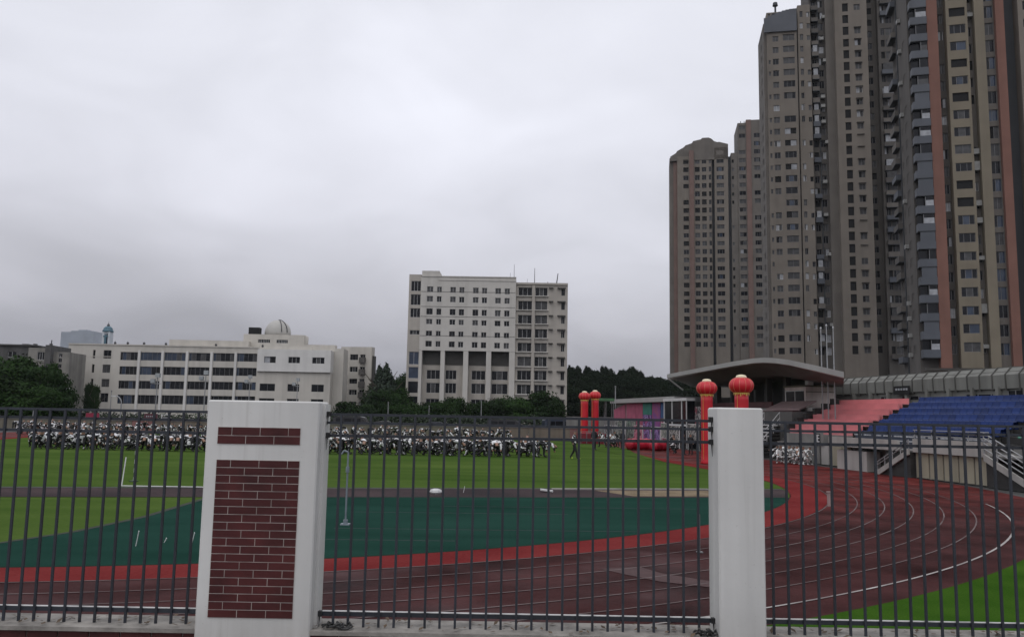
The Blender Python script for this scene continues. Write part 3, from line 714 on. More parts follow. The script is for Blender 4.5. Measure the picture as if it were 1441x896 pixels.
# right wing
wl, wr = s_r, sx(cx(927)); zw = zy(400.5, 760)
def crow(ys, kinds, dy=0): return [(zy(cy(b_)+dy, 760), zy(cy(a)+dy, 760), wstyle(kinds)) for a, b_ in ys]
ys = ((165, 208), (236, 282), (310, 355), (383, 430), (456, 502), (529, 580), (602, 652), (676, 726), (752, 790))
f2.bay(wb, mWB2, wl, wr, -.4, 0, zw, [(sx(cx(665)), sx(cx(738)), crow(ys, ['w3', 'w3', 'wg', 'w3'])), (sx(cx(755)), sx(cx(820)), crow(ys, ['w3', 'w3', 'wg'])), (sx(cx(893)), sx(cx(912)), crow([(a+6, b_-2) for a, b_ in ys], ['dark', 'w2']))], 13, .5)
mb = MB()
for a, b_ in ys:
    f2.box(mb, wl+.1, sx(cx(825)), -.4, .05, zy(cy(b_+5), 760), zy(cy(b_+1), 760))
mb.build('balcony_slab', mWB, wb)
mb = MB()
for a, b_ in ys:
    f2.box(mb, sx(cx(826)), sx(cx(850)), -.4, .3, zy(cy(a+4), 760), zy(cy(a), 760)); f2.box(mb, sx(cx(872)), sx(cx(915)), -.4, .3, zy(cy(a+5), 760), zy(cy(a), 760))
mb.build('sunshade', mCOR, wb)
mb = MB(); f2.box(mb, wl, wr, -.45, -.05, zw, zw+.5); f2.box(mb, sx(cx(738)), sx(cx(753)), -.4, .1, 0, zw-.2); mb.build('parapet', mWB2, wb)
for px, y0, y1, r in ((721.5, 392, 369, .07), (716, 390, 381, .05), (740.5, 400, 389, .05), (751, 400, 374, .1), (770, 400, 393, .12), (775, 400, 396, .2)):
    mb = MB(); s_ = sx(px); mb.tube(f2.pt(s_, -2, zy(y0)-.3), f2.pt(s_, -2, zy(y1)), r, r*.6, 6); mb.build('antenna', mFRD, wb)
mb = MB(); mb.tube(f2.pt(sx(782), -2, zy(400)), f2.pt(sx(784.5), -2, zy(381)), .16, .1, 6); mb.tube(f2.pt(sx(781), -2, zy(400)), f2.pt(sx(782), -2, zy(395)), .5, .2, 6); mb.build('antenna', mFRD, wb)
f2.finish(wb, 98)

# ---- long white teaching building with observatory dome
f1 = Fac(300, 207, R_(-2)); f1.O = Vector(P(300, 582, 207).xy)
mLB = mat('cream rendered wall', (.50, .475, .43), .9, .06, .3, streak=.14)
mLW = mat('white rendered wall', (.62, .61, .59), .9, .05, .3, streak=.12)
lb = thing('school_building', 'long cream five storey school building with ribbon windows and an observatory dome', 'building', f1.pt(0, 0, 0))
sx = lambda p: f1.s(p, 520); zy = lambda y, x=300: f1.z(x, y)
def gx(z): return z/4.073
def gy(z): return 420+z/4.073
RW = ((355, 308), (437, 390), (518, 472), (604, 553))
def zpair(r, x): return [(zy(gy(a)+x*.0, x), zy(gy(c), x)) for a, c in (r,)][0]
def ribbon(xa, xb, kinds=('band',), dy=0.0):
    ws = []
    for k, (a, c) in enumerate(RW):
        za, zb_ = zy(gy(a)+dy, xa), zy(gy(c)+dy, xa)
        g = random.choice
        ws.append((za, zb_, ('g', (0, .12, .33, .55, .78, 1), tuple(g((1, 2, 2, 3, 3, 2)) for _ in range(5)) if k == 0 else tuple(g((1, 1, 2, 1, 5)) for _ in range(5)))))
    return (sx(xa), sx(xb), ws)
dd = lambda x: (x-230)*.012
cols = [(sx(129), sx(132.5), [(zy(gy(a)), zy(gy(c)), ('n', (0, 1), (5,))) for a, c in RW]), (sx(144), sx(155), [(zy(gy(a)), zy(gy(c)), wstyle(['dark', 'grey'])) for a, c in RW])]
for a, c in ((168, 193), (196.5, 226), (230, 261), (264.5, 295), (299, 329.5), (332.5, 361)): cols.append(ribbon(a, c, dy=dd(a)))
zl = zy(488.5)
f1.bay(lb, mLB, sx(94), sx(363), 0, 0, zl, cols, 14, .3)
mb = MB(); f1.box(mb, sx(94), sx(363), -.4, .18, zl, zl+.3); f1.box(mb, sx(94), sx(157), 0, .05, zy(505), zy(504)); mb.build('cornice', mLB, lb)
for x in (195, 228, 262.5, 297, 331):
    mb = MB(); f1.box(mb, sx(x)-.3, sx(x)+.3, 0, .35, 0, zy(gy(306))); mb.build('pier', mLW, lb)
# end block, standing proud
cols = [(sx(280+a/4.268), sx(280+c/4.268), [(zy(430+y1/4.268, 400), zy(430+y0/4.268, 400), st) for y1, y0, st in ((346, 308, wstyle(['w3', 'half'])), (432, 397, wstyle(['dark'])), (514, 470, wstyle(['dark', 'blue'])), (598, 558, wstyle(['dark'])))]) for a, c in ((395, 465), (540, 610), (683, 757))]
ze = zy(492, 400)
f1.bay(lb, mLW, sx(363), sx(466), 1.2, zy(523, 400), ze, [(a, c, w_[:1]) for a, c, w_ in cols], 13, .25)
f1.bay(lb, mLB, sx(363), sx(466), .6, 0, zy(523, 400)-.005, [(a-(.9 if i == 0 else 0), c, w_[1:]) for i, (a, c, w_) in enumerate(cols)], 13, .25)
# tan wing turned away on the right
f1.bay(lb, mLB, sx(466), sx(480), -3, 0, zy(489, 470), (), 10)
f1b = Fac(500, 226, R_(8)); s2 = lambda p: f1b.s(p, 520)
wz = lambda z: f1b.z(500, 430+z/4.268)
ccol = [(s2(280+a/4.268), s2(280+c/4.268), [(wz(y1), wz(y0), wstyle(k)) for y1, y0 in ((326, 292), (398, 366), (468, 438), (536, 504), (600, 576))]) for a, c, k in ((876, 884, ['blk']), (905, 952, ['w3', 'dark3']), (965, 996, ['w2', 'grey', 'half']))]
f1b.bay(lb, mLB, s2(479), s2(522.5), 0, 0, wz(247), ccol, 2.5, .35)
mb = MB()
for y in (345, 415, 490, 552): f1b.box(mb, s2(506), s2(514), 0, .9, wz(y), wz(y-34))
mb.build('air_conditioner_cage', mCOR, lb)
mb = MB(); f1b.box(mb, s2(522.6), s2(525), -2.4, -.6, 0, wz(300)); mb.build('stair_fin', mWDK, lb)
f1.wins += []
# set-back roof storeys
so = lambda p, o: f1.s(p, 480, o); zo_ = lambda y, o, x=380: f1.z(x, y, o)
f1.bay(lb, mLB, so(238, -4), so(350, -4), -4, zl-.5, zo_(480.5, -4), (), 9)
f1.bay(lb, mLB, so(342.5, -6), so(428, -6), -6, zl-.5, zo_(470.5, -6), [(so(a, -6), so(c, -6), [(zo_(482.5, -6), zo_(477.5, -6), ('w', (0, .14, .28, .42, .57, .71, .85, 1), (5, 3, 5, 3, 5, 3, 5)))]) for a, c in ((363, 380), (389, 405))], 9)
f1.bay(lb, mLB, so(428, -5), so(472, -5), -5, zl-.5, zo_(485, -5, 450), (), 8)
f1.bay(lb, mLB, so(366, -3), so(440, -3), -3, zl-.5, zo_(487, -3, 400), (), 2.5)
mb = MB(); p = f1.pt(so(421, -9), -9, 0); mb.lathe((p.x, p.y, zl), [(2.4, 0), (2.4, zo_(474, -9, 420)-zl), (1.9, zo_(472, -9, 420)-zl), (.01, zo_(471.5, -9, 420)-zl)], 20); mb.build('water_tank', mLB, lb, True)
# observatory dome with its slit
p = f1.pt(so(390.5, -10.5), -10.5, 0); zd0 = zo_(470.5, -10.5, 390); rd = (so(408.7, -10.5)-so(372.3, -10.5))/2
mb = MB(); prof = [(rd, -.6), (rd, .3)] + [(rd*math.cos(a), .3+rd*math.sin(a)*1.04) for a in [R_(4+k*6.4) for k in range(14)]]
mb.lathe((p.x, p.y, zd0), prof, 36); dome = mb.build('dome', mat('painted dome metal', (.40, .39, .365), .5, .06, .5), lb, True)
mb = MB()
for off in (2.0, 3.3):
    pr_ = Vector((p.x+.3, p.y, zd0+.3)); pts = []
    th = math.atan2(off, rd)
    for k in range(11):
        a = R_(2+k*8.4); rr = rd*1.012; x = off*math.cos(a)*.9; y = -math.sqrt(max(0, (rr*math.cos(a))**2-x*x)); pts.append(pr_+Vector((x-.3, y, rr*1.04*math.sin(a))))
    mb.path(pts, .13, 6)
mb.build('dome_slit', mFRD, dome)
mb = MB(); f1.box(mb, so(349, -7), so(364.5, -7), -9, -7, zo_(470.5, -6)-.1, zo_(460.5, -7, 357)); mb.build('roof_tank', mBLK, lb)
for px in (157, 175, 198, 229, 300, 366):
    mb = MB(); f1.box(mb, sx(px), sx(px)+.45, -.6, -.2, zl+.3, zl+.85); mb.tube(f1.pt(sx(px)+.2, -.4, zl+.2), f1.pt(sx(px)+.2, -.4, zl+1.1), .06); mb.build('roof_lamp', mFRD, lb)
f1.wins = f1.wins + []
n1w = len(f1.wins); f1.finish(lb, 70); f1b.finish(lb, 25)

# ---- older dark building far left
f0 = Fac(45, 190, R_(-6)); sx = lambda p: f0.s(p, 530); zy = lambda y: f0.z(45, y)
ob = thing('old_building', 'old dark grey building with cluttered roof behind the trees at the far left', 'building', f0.pt(0, 0, 0))
mOB = mat('sooty grey wall', (.085, .083, .082), .9, .25, .4, streak=.3); mOL = mat('dirty pale wall', (.22, .21, .19), .9, .15, .4, streak=.3)
f0.bay(ob, mOB, sx(-60), sx(38), 0, 0, zy(487), [(sx(a), sx(a+12), [(zy(516), zy(507), wstyle(['w3', 'w2'])), (zy(503), zy(495), wstyle(['dark', 'w2']))]) for a in (-40, -15, 8)], 10)
f0.bay(ob, mOL, sx(38), sx(63), .4, 0, zy(489), [(sx(51), sx(61), [(zy(506), zy(495), wstyle(['w3'])), (zy(524), zy(514), wstyle(['w3']))])], 10)
f0.bay(ob, mOB, sx(63), sx(71), .9, 0, zy(485), (), 10)
f0.bay(ob, mOL, sx(71), sx(94), -.6, 0, zy(494), [(sx(78.5), sx(83.5), [(zy(y+5.5), zy(y), wstyle(['w2', 'dark'])) for y in (496, 503, 511, 519)])], 10)
mb = MB(); f0.box(mb, sx(-60), sx(48), -5, .5, zy(487)+.02, zy(485)); f0.box(mb, sx(24), sx(33), -3, -1, zy(486), zy(483.5)); f0.box(mb, sx(37), sx(40.5), -3, -2, zy(486), zy(482.5)); f0.box(mb, sx(63), sx(65), -2, -1, zy(486), zy(482)); mb.build('roof', mOB, ob)
mb = MB(); mb.tube(f0.pt(sx(64.5), -1.5, zy(484)), f0.pt(sx(64.5), -1.5, zy(477)), .12); mb.build('antenna', mFRD, ob)
f0.finish(ob)

# ---- clock tower behind the school roof
ft = Fac(149, 420); sx = lambda p: ft.s(p, 475); zy = lambda y: ft.z(149, y)
ct = thing('clock_tower', 'slim white tower with blue green cap and finial above the school roof', 'tower', ft.pt(0, 0, 0))
mTW = mat('white tower cladding', (.50, .53, .56), .6, .05, .4); mTB = mat('blue green cap', (.05, .12, .16), .5, .2, .5)
W_ = sx(154)-sx(143.2)
ft.bay(ct, mTW, sx(143.4), sx(154), 0, 0, zy(466.5), [(sx(146.6), sx(148.2), [(zy(487), zy(469), ('g', (0, 1), (2,)))]), (sx(149.2), sx(151.6), [(zy(487), zy(469), ('g', (0, 1), (2,)))])], W_)
mb = MB(); ft.box(mb, sx(147.4), sx(149.8), 0, .45, zy(486), zy(471)); ft.box(mb, sx(145.5), sx(152), 0, .4, zy(474), zy(472.2)); mb.build('clock_panel', mTB, ct)
p = ft.pt(sx(148.7), -W_/2, 0); mb = MB(); z = zy(466.5)
mb.lathe((p.x, p.y, z), [(W_*.70, 0), (W_*.72, .5), (W_*.6, 1.3), (W_*.56, 2.0), (W_*.3, 2.9)], 8); mb.build('cap', mTB, ct)
mb = MB(); mb.lathe((p.x, p.y, z+2.8), [(.5, 0), (.75, .5), (.6, 1.1), (.12, 1.7), (.06, 2.6)], 8); mb.build('finial', mFRD, ct)
ft.finish(ct)
# ---- hazy distant block
fh = Fac(108, 1750); sx = lambda p: fh.s(p, 475); zy = lambda y: fh.z(108, y)
hb = thing('distant_building', 'hazy blue grey slab of a distant high rise beyond the school', 'building', fh.pt(0, 0, 0))
mHB = mat('haze toned far wall', (.26, .29, .33), .4, .1, .05)  # lightened blue grey base colour carries much of the distance haze
fh.bay(hb, mHB, sx(85.5), sx(100), 0, 0, zy(467), (), 40); fh.bay(hb, mHB, sx(100), sx(131.5), 2, 0, zy(465.5), (), 40)
mb = MB(); fh.box(mb, sx(108), sx(121), -20, -5, zy(466), zy(463.5)); mb.build('roof', mHB, hb)

# ------------------------------------------------------------------ grandstand, pavilion, podium wall (frame of the track)
mCON = mat('grey concrete', (.19, .185, .175), .9, .15, .8, streak=.25, bump=.1)
mCONL = mat('pale painted concrete', (.36, .345, .325), .85, .10, .8, streak=.22)
mBEP = mat('beige wall panel', (.30, .275, .205), .85, .10, .8, streak=.2)
mRIB = mat('greenish grey podium cladding', (.185, .186, .170), .8, .12, .6, streak=.25)
mRSEAT = mat('pink red plastic seat', (.60, .205, .215), .6, .10, .8, objvar=.06)
mBSEAT = mat('blue plastic seat', (.006, .022, .105), .5, .25, 3, spec=.2, objvar=.25)
mGSEAT = mat('green plastic seat', (.02, .14, .085), .4, .25, 3, objvar=.2)
mSTEP = mat('dark stair tread', (.03, .029, .028), .9, .3, 2)
mSTEEL = mat('galvanised steel tube', (.30, .305, .31), .45, .15, 5, .4)
gs = thing('grandstand', 'concrete grandstand with blocks of pink, blue and green seats beside the running track', 'grandstand', T(2, 34), TROT)
NB, NT, ZB, ZT, NR = 33.0, 36.9, 2.02, 4.02, 6
dn, dz = (NT-NB)/NR, (ZT-ZB)/NR
def tbox(mb, t0, t1, n0, n1, z0, z1, mi=0): mb.box(n0, n1, t0, t1, z0, z1, mi, lambda n_, t_, z: T(t_, n_, z))
mb = MB()
for k in range(NR): tbox(mb, -30, 13.2, NB+k*dn, NB+(k+1)*dn-.003, .3, ZB+k*dz-.32)
tbox(mb, -30, 13.2, NT, NT+1.6, .3, ZT-.25)
mb.build('terrace', mCON, gs)
# walkway, front wall with beige panels between grey piers, parapet
mb = MB(); tbox(mb, -30, 5.0, 31.2, NB-.003, 1.22, 1.30); mb.build('walkway', mCON, gs)
mb = MB(); tbox(mb, -7.3, -2.45, 31.1, 31.32, 1.23, 1.86); tbox(mb, -1.2, 5.0, 31.15, 31.3, 1.24, 1.75); mb.build('parapet', mCONL, gs)
mb = MB(); tbox(mb, -7.3, -2.3, 31.35, 32.8, 0, 1.22); tbox(mb, -2.3, 13.2, 32.3, 32.99, 0, 1.21); mb.build('base_wall', mCON, gs)
for a in np.arange(-7.25, -2.5, .98):
    mb = MB(); tbox(mb, a+.05, a+.93, 31.30, 31.347, .04, 1.2); mb.build('wall_panel', mBEP, gs)
for a, c, m_ in ((3.1, 4.3, mCONL), (4.5, 5.3, mBEP), (5.5, 6.6, mBEP), (6.8, 7.6, mCONL), (7.8, 9.2, mCON)):
    mb = MB(); tbox(mb, a, c, 32.2, 32.297, .04, 1.15); mb.build('wall_panel', m_, gs)
mb = MB(); tbox(mb, 1.6, 4.4, 31.3, 32.1, 0, 1.05); mb.build('plinth_block', mCONL, gs)
mb = MB(); tbox(mb, -1.9, -.1, 31.25, 32.29, .0, 1.2); mb.build('stair_recess', mSTEP, gs)
# flights of stairs along the front wall, with strings and rails
def flight(t0, z0, t1, z1, n0, n1, nst, rails, mname):
    mb = MB(); q = lambda t_, n_, z: T(t_, n_, z)
    for k in range(nst):
        a = t0+(t1-t0)*k/nst; c = t0+(t1-t0)*(k+1)/nst; tbox(mb, min(a, c), max(a, c), n0+.12, n1, 0, z0+(z1-z0)*(k+1)/nst-.12)
    o = mb.build('stair', mSTEP, gs); mb = MB()
    for n_ in (n0, n1-.1):
        for dz_ in ((0,)):
            i = len(mb.v); 
            mb.v += [tuple(q(t_, m_, z)) for m_ in (n_, n_+.1) for t_, z in ((t0, z0-.2), (t1, z1-.2), (t1, z1+.08), (t0, z0+.08))]
            for f_ in ((0, 1, 2, 3), (7, 6, 5, 4), (0, 4, 5, 1), (1, 5, 6, 2), (2, 6, 7, 3), (3, 7, 4, 0)): mb.f.append(tuple(i+g for g in f_)); mb.m.append(0)
    mb.build('string', mCONL, gs); mb = MB()
    for h in rails: mb.tube(q(t0, n0+.05, z0+h), q(t1, n0+.05, z1+h), .028, n=6)
    for k in range(5):
        a = t0+(t1-t0)*k/4; z = z0+(z1-z0)*k/4; mb.tube(q(a, n0+.05, z), q(a, n0+.05, z+rails[-1]), .024, n=6)
    mb.build('handrail', mSTEEL, gs)
flight(.25, .1, -2.3, 1.3, 30.95, 32.2, 7, (.35, .5), 'a')
flight(-10.2, .05, -7.3, 1.3, 30.9, 32.3, 7, (.3, .52, .74, .95), 'b')
mb = MB()
for h in (.25, .5, .75): mb.tube(T(-7.3, 31.2, 1.86+h*.55), T(-2.4, 31.2, 1.86+h*.55), .022, n=6)
for a in np.arange(-7.3, -2.3, 1.2): mb.tube(T(a, 31.2, 1.86), T(a, 31.2, 2.3), .022, n=6)
mb.build('handrail', mSTEEL, gs)
# aisles
for (a, c) in ((4.75, 5.6), (12.95, 13.9), (-6.55, -5.1)):
    mb = MB()
    for k in range(NR): tbox(mb, a, c, NB+k*dn-.02, NB+(k+1)*dn-.004, ZB+k*dz-.6, ZB+k*dz-.28)
    mb.build('aisle_steps', mSTEP, gs)
mb = MB()
for k in range(NR): 
    for a in (12.98,): tbox(mb, a, a+.35, NB+k*dn, NB+(k+.75)*dn, ZB+k*dz-.27, ZB+k*dz+.42)
mb.build('aisle_wall', mSTEP, gs)
# pink block: long moulded rows
for k in range(NR):
    mb = MB(); n0 = NB+k*dn; z0 = ZB+k*dz
    tbox(mb, 5.65, 12.9, n0+.06, n0+.50, z0-.02, z0+.04); tbox(mb, 5.65, 12.9, n0+.44, n0+.52, z0+.04, z0+.33)
    tbox(mb, 5.65, 12.9, n0+.04, n0+.075, z0-.31, z0-.02)
    mb.build('seat_row', mRSEAT, gs)
# blue block: single bucket seats
def seat_mesh():
    mb = MB(); w_ = .24
    prof = [(.02, .0), (.05, .045), (.34, .02), (.42, .05), (.47, .16), (.52, .36), (.50, .385), (.44, .20), (.36, .07), (.06, .09), (.0, .04)]
    i = len(mb.v)
    for x in (-w_, -w_*.55, w_*.55, w_):
        d_ = .015 if abs(x) == w_ else 0
        mb.v += [(x, y, z+(d_ if j < 4 or j > 8 else 0)) for j, (y, z) in enumerate(prof)]
    n_ = len(prof)
    for a in range(3):
        for j in range(n_):
            jj = (j+1) % n_; mb.f.append((i+a*n_+j, i+(a+1)*n_+j, i+(a+1)*n_+jj, i+a*n_+jj)); mb.m.append(0)
    mb.f.append(tuple(i+j for j in range(n_))); mb.m.append(0); mb.f.append(tuple(i+3*n_+j for j in reversed(range(n_)))); mb.m.append(0)
    mb.box(-.03, .03, .1, .3, -.3, .02, 0)
    return mb
proto_seat = seat_mesh(); seat_me = {}
def place_seats(t0, t1, m_, rest_name, limit, rows_=range(NR)):
    spots = []
    for k in rows_:
        a = t0
        while a < t1: spots.append((a, k)); a += .5
    spots.sort(key=lambda q: T(q[0], NB+q[1]*dn).length)
    root_inv = rootmat(gs).inverted(); rest = MB()
    for i, (a, k) in enumerate(spots):
        p = T(a, NB+k*dn+.04, ZB+k*dz)
        mw_ = Matrix.Translation(p) @ Matrix.Rotation(TROT, 4, 'Z')
        # seats face the track: local y runs to +n
        fwd = Vector((Tr.x, Tr.y, 0)); sd = Vector((-Td.x, -Td.y, 0))
        mw_ = Matrix(((sd.x, fwd.x, 0, p.x), (sd.y, fwd.y, 0, p.y), (0, 0, 1, p.z), (0, 0, 0, 1)))
        if i < limit:
            key = m_.name
            if key not in seat_me:
                o = proto_seat.build('seat', m_, None); seat_me[key] = o.data; bpy.data.objects.remove(o)
            o = bpy.data.objects.new('seat', seat_me[key]); COL.objects.link(o); o.parent = gs; o.matrix_local = root_inv @ mw_
        else:
            j = len(rest.v); rest.v += [tuple(mw_ @ Vector(v)) for v in proto_seat.v]
            for f_ in proto_seat.f: rest.f.append(tuple(j+x for x in f_)); rest.m.append(0)
    if rest.f: tag(rest.build('seat', m_, gs), kind='stuff')
place_seats(-5.0, 4.7, mBSEAT, '', 84)
place_seats(-13.5, -6.5, mGSEAT, '', 14)
mb = MB()
for k in range(NR): tbox(mb, -5.08, 4.72, NB+k*dn+.02, NB+k*dn+.05, ZB+k*dz-.31, ZB+k*dz-.03)
mb.build('riser', mat('blue painted riser', (.02, .032, .075), .6, .2, 2), gs)
mb = MB(); tbox(mb, -5.08, 4.72, NB-.35, NB+.01, 1.3, 2.0); mb.build('front_board', mat('blue grey board', (.03, .038, .06), .6, .2, 2), gs)
mb = MB()
for a in np.arange(-5.8, 4.6, .9):
    for h in (1.62, 1.86): tbox(mb, a, a+.7, NB-.365, NB-.352, h, h+.07)
mb.build('board_lettering_strip', mat('faded white strip', (.35, .36, .38), .6, .5, 7), gs)
mb = MB(); tbox(mb, 5.5, 13.0, NB-.3, NB+.0, 1.15, 1.78); mb.build('front_beam', mCON, gs)

# podium wall behind the stand with a sloping ribbed awning
pw = thing('podium_wall', 'long greenish grey podium wall with ribbed sloping awning behind the seats', 'wall', T(0, 40), TROT)
mb = MB(); tbox(mb, -34, 27, 40.3, 41.5, 0, 5.55); mb.build('wall', mRIB, pw)
mb = MB(); aw = [(40.29, 4.55), (40.16, 4.58), (40.14, 5.35), (40.55, 5.76), (41.5, 5.8)]
def sweep(mb, prof, t0, t1, mi=0):
    i = len(mb.v); n_ = len(prof)
    mb.v += [tuple(T(t_, a, z)) for t_ in (t0, t1) for a, z in prof]
    for j in range(n_-1): mb.f.append((i+j, i+j+1, i+n_+j+1, i+n_+j)); mb.m.append(mi)
    mb.f.append(tuple(i+j for j in reversed(range(n_)))); mb.m.append(mi); mb.f.append(tuple(i+n_+j for j in range(n_))); mb.m.append(mi)
t_ = -34.0
while t_ < 26.4: sweep(mb, aw, t_+.03, t_+.97); t_ += 1.0
mb.build('awning', mRIB, pw)
mb = MB(); t_ = -34.0
rb = [(40.28, 4.45), (40.1, 4.48), (40.08, 5.38), (40.5, 5.82), (41.45, 5.86)]
while t_ < 26.6: sweep(mb, rb, t_-.022, t_+.022); t_ += 1.0
mb.build('rib', mat('dark rib', (.085, .085, .078), .8, .2, 1), pw)
mb = MB()
for a in np.arange(-33.5, 17, 2): tbox(mb, a, a+.22, 40.05, 40.298, 0, 4.7)
mb.build('pier', mRIB, pw)
for a, c, z0, z1 in ((-14, -10.5, 3.3, 4.35), (-9, -6.5, 3.5, 4.4), (-2.9, -1.4, 3.45, 4.35), (-1.0, .2, 4.2, 4.45), (.8, 2, 4.2, 4.45), (3.2, 5.3, 3.5, 4.3), (9.5, 11.3, 4.1, 4.3), (12.6, 13.6, 4.1, 4.3)):
    mb = MB(); tbox(mb, a, c, 40.26, 40.297, z0, z1, 0)
    for q in (a, c-.06, (a+c)/2): tbox(mb, q, q+.06, 40.22, 40.259, z0, z1, 1)
    mb.build('window', [mGD, mFRG], pw)
mb = MB(); a0_, zz_ = TN(1262, 553, 40.2); tbox(mb, a0_-1.6, a0_, 39.98, 40.04, zz_-.1, zz_+.45, 0)
for k in range(5): tbox(mb, a0_-1.45+k*.27, a0_-1.27+k*.27, 39.96, 39.978, zz_+.16, zz_+.3, 1)
tag(mb.build('sign', [mBLK, mGL]), 'small black signboard on the podium wall above the pink and blue seats', 'sign')

# pavilion with the big cantilever canopy
pav = thing('pavilion', 'dark open pavilion under a wide grey kinked canopy beside the pink seats', 'pavilion', T(20, 36), TROT)
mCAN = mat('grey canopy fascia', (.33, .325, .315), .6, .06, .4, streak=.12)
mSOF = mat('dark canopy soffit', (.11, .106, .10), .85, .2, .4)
NE = 32.0
edge = [TN(x, y, NE) for x, y in ((1187.5, 523), (1150, 514.5), (1110, 506), (1090, 503.6), (1075, 503), (1060, 504), (1030, 508.7), (985, 517.5), (938.5, 526.5))]
mb = MB(); th_ = .34; bk = 39.3
tR = TN(1187, 560, bk)[0]
tk = lambda t_: tR + (t_-edge[0][0])*(edge[-1][0]-tR)/(edge[-1][0]-edge[0][0])   # the back edge is shorter than the front
for (ta_, za), (tb_, zb_) in zip(edge, edge[1:]):
    q = lambda t_, n_, z: T(t_ + (tk(t_)-t_)*(n_-NE)/(bk-NE), n_, z)
    dp = lambda t_: min(1, max(0, (t_-edge[0][0])/5))
    pa = [(NE, za), (NE, za-th_), (NE+.5, za-th_-.02), (NE+2.4, za-th_-.02-.7*dp(ta_)), (bk, za-th_-.02-.7*dp(ta_)), (bk, za+.1)]
    pb = [(NE, zb_), (NE, zb_-th_), (NE+.5, zb_-th_-.02), (NE+2.4, zb_-th_-.02-.7*dp(tb_)), (bk, zb_-th_-.02-.7*dp(tb_)), (bk, zb_+.1)]
    for j in range(6):
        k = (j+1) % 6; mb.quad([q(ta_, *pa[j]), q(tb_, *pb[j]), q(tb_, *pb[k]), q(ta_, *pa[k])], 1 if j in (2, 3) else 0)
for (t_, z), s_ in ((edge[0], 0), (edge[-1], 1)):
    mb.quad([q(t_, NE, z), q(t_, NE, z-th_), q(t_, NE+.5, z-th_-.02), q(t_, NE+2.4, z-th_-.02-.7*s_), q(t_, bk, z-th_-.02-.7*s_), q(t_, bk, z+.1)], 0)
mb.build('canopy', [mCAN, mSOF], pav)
mb = MB(); e0 = edge[-1]; mb.tube(T(e0[0]-.1, NE+.05, e0[1]-th_), T(e0[0]-.4, NE+1.4, e0[1]-1.4), .07); mb.build('downpipe', mFRW, pav)
# storey under the canopy
mb = MB(); tbox(mb, 13.6, 33, 35.2, 39.2, 3.25, 3.5); mb.build('terrace_slab', mCONL, pav)
mb = MB(); tbox(mb, 19.4, 33, 35.1, 35.25, 3.5, 3.95); mb.build('balustrade', mat('dark red panel', (.075, .018, .02), .6, .2, 2), pav)
mb = MB(); tbox(mb, 13.6, 33, 33.6, 39.1, 0, 3.2); mb.build('podium', mat('dark grey podium wall', (.10, .098, .095), .9, .2, .7), pav)  # podium in an even dark grey
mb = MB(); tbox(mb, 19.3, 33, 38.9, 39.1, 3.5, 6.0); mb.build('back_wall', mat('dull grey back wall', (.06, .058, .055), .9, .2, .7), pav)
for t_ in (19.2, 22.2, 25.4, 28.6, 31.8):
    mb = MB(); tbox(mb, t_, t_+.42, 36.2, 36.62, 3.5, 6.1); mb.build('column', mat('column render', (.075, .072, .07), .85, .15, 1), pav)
for t_, w_, z0, z1 in ((20.2, 1.2, 3.9, 5.1), (23.3, 1.5, 3.7, 5.2), (26.4, 1.6, 3.7, 5.2), (29.6, 1.6, 3.7, 5.2)):
    mb = MB(); tbox(mb, t_, t_+w_, 38.86, 38.897, z0, z1, 0); tbox(mb, t_+w_*.5-.04, t_+w_*.5+.04, 38.82, 38.858, z0, z1, 1)
    mb.build('window', [mGG, mFRG], pav)
# announcer's booth
mb = MB(); tbox(mb, 16.0, 19.0, 36.0, 38.2, 3.5, 5.0); bo = mb.build('booth', mat('pinkish booth wall', (.62, .53, .50), .85, .08, .8, streak=.2), pav)
mb = MB(); tbox(mb, 15.9, 19.1, 35.9, 38.3, 5.0, 5.12); tbox(mb, 15.97, 16.0, 36.01, 38.19, 4.62, 4.67); mb.build('booth_cornice', mTAN, bo)
for a in (16.25, 17.6):
    mb = MB(); tbox(mb, a, a+1.15, 35.96, 35.998, 3.85, 4.7, 0); tbox(mb, a+1.15, a+1.22, 35.94, 35.996, 3.8, 4.75, 1); tbox(mb, a, a+1.15, 35.94, 35.996, 4.7, 4.76, 1); mb.build('booth_window', [mGD, mFRW], bo)
t_, z = TN(1138.5, 543, 36.3)
mb = MB(); tbox(mb, t_-.25, t_+.2, 36.1, 36.5, 5.12, 5.75); tbox(mb, t_-.2, t_+.15, 36.15, 36.45, 5.75, 5.85); mb.build('chimney', mFRW, pav)
# sloping ramp roof beside the pink seats
mb = MB(); i = 0
pr_ = [(34.6, 3.3), (35.9, 3.9), (35.9, 3.99), (34.6, 3.42)]
mb.v += [tuple(T(t_, a, z)) for t_ in (14.4, 19.3) for a, z in pr_]
mb.f += [(0, 1, 5, 4), (1, 2, 6, 5), (2, 3, 7, 6), (3, 0, 4, 7), (3, 2, 1, 0), (4, 5, 6, 7)]; mb.m += [0]*6
mb.build('ramp_roof', mat('pale pink ramp', (.30, .21, .205), .7, .12, 1), pav)
mb = MB(); tbox(mb, 14.2, 19.3, 34.0, 34.6, 2.95, 3.25); mb.build('ramp_edge', mat('dark red panel', (.075, .018, .02), .6, .2, 2), pav)
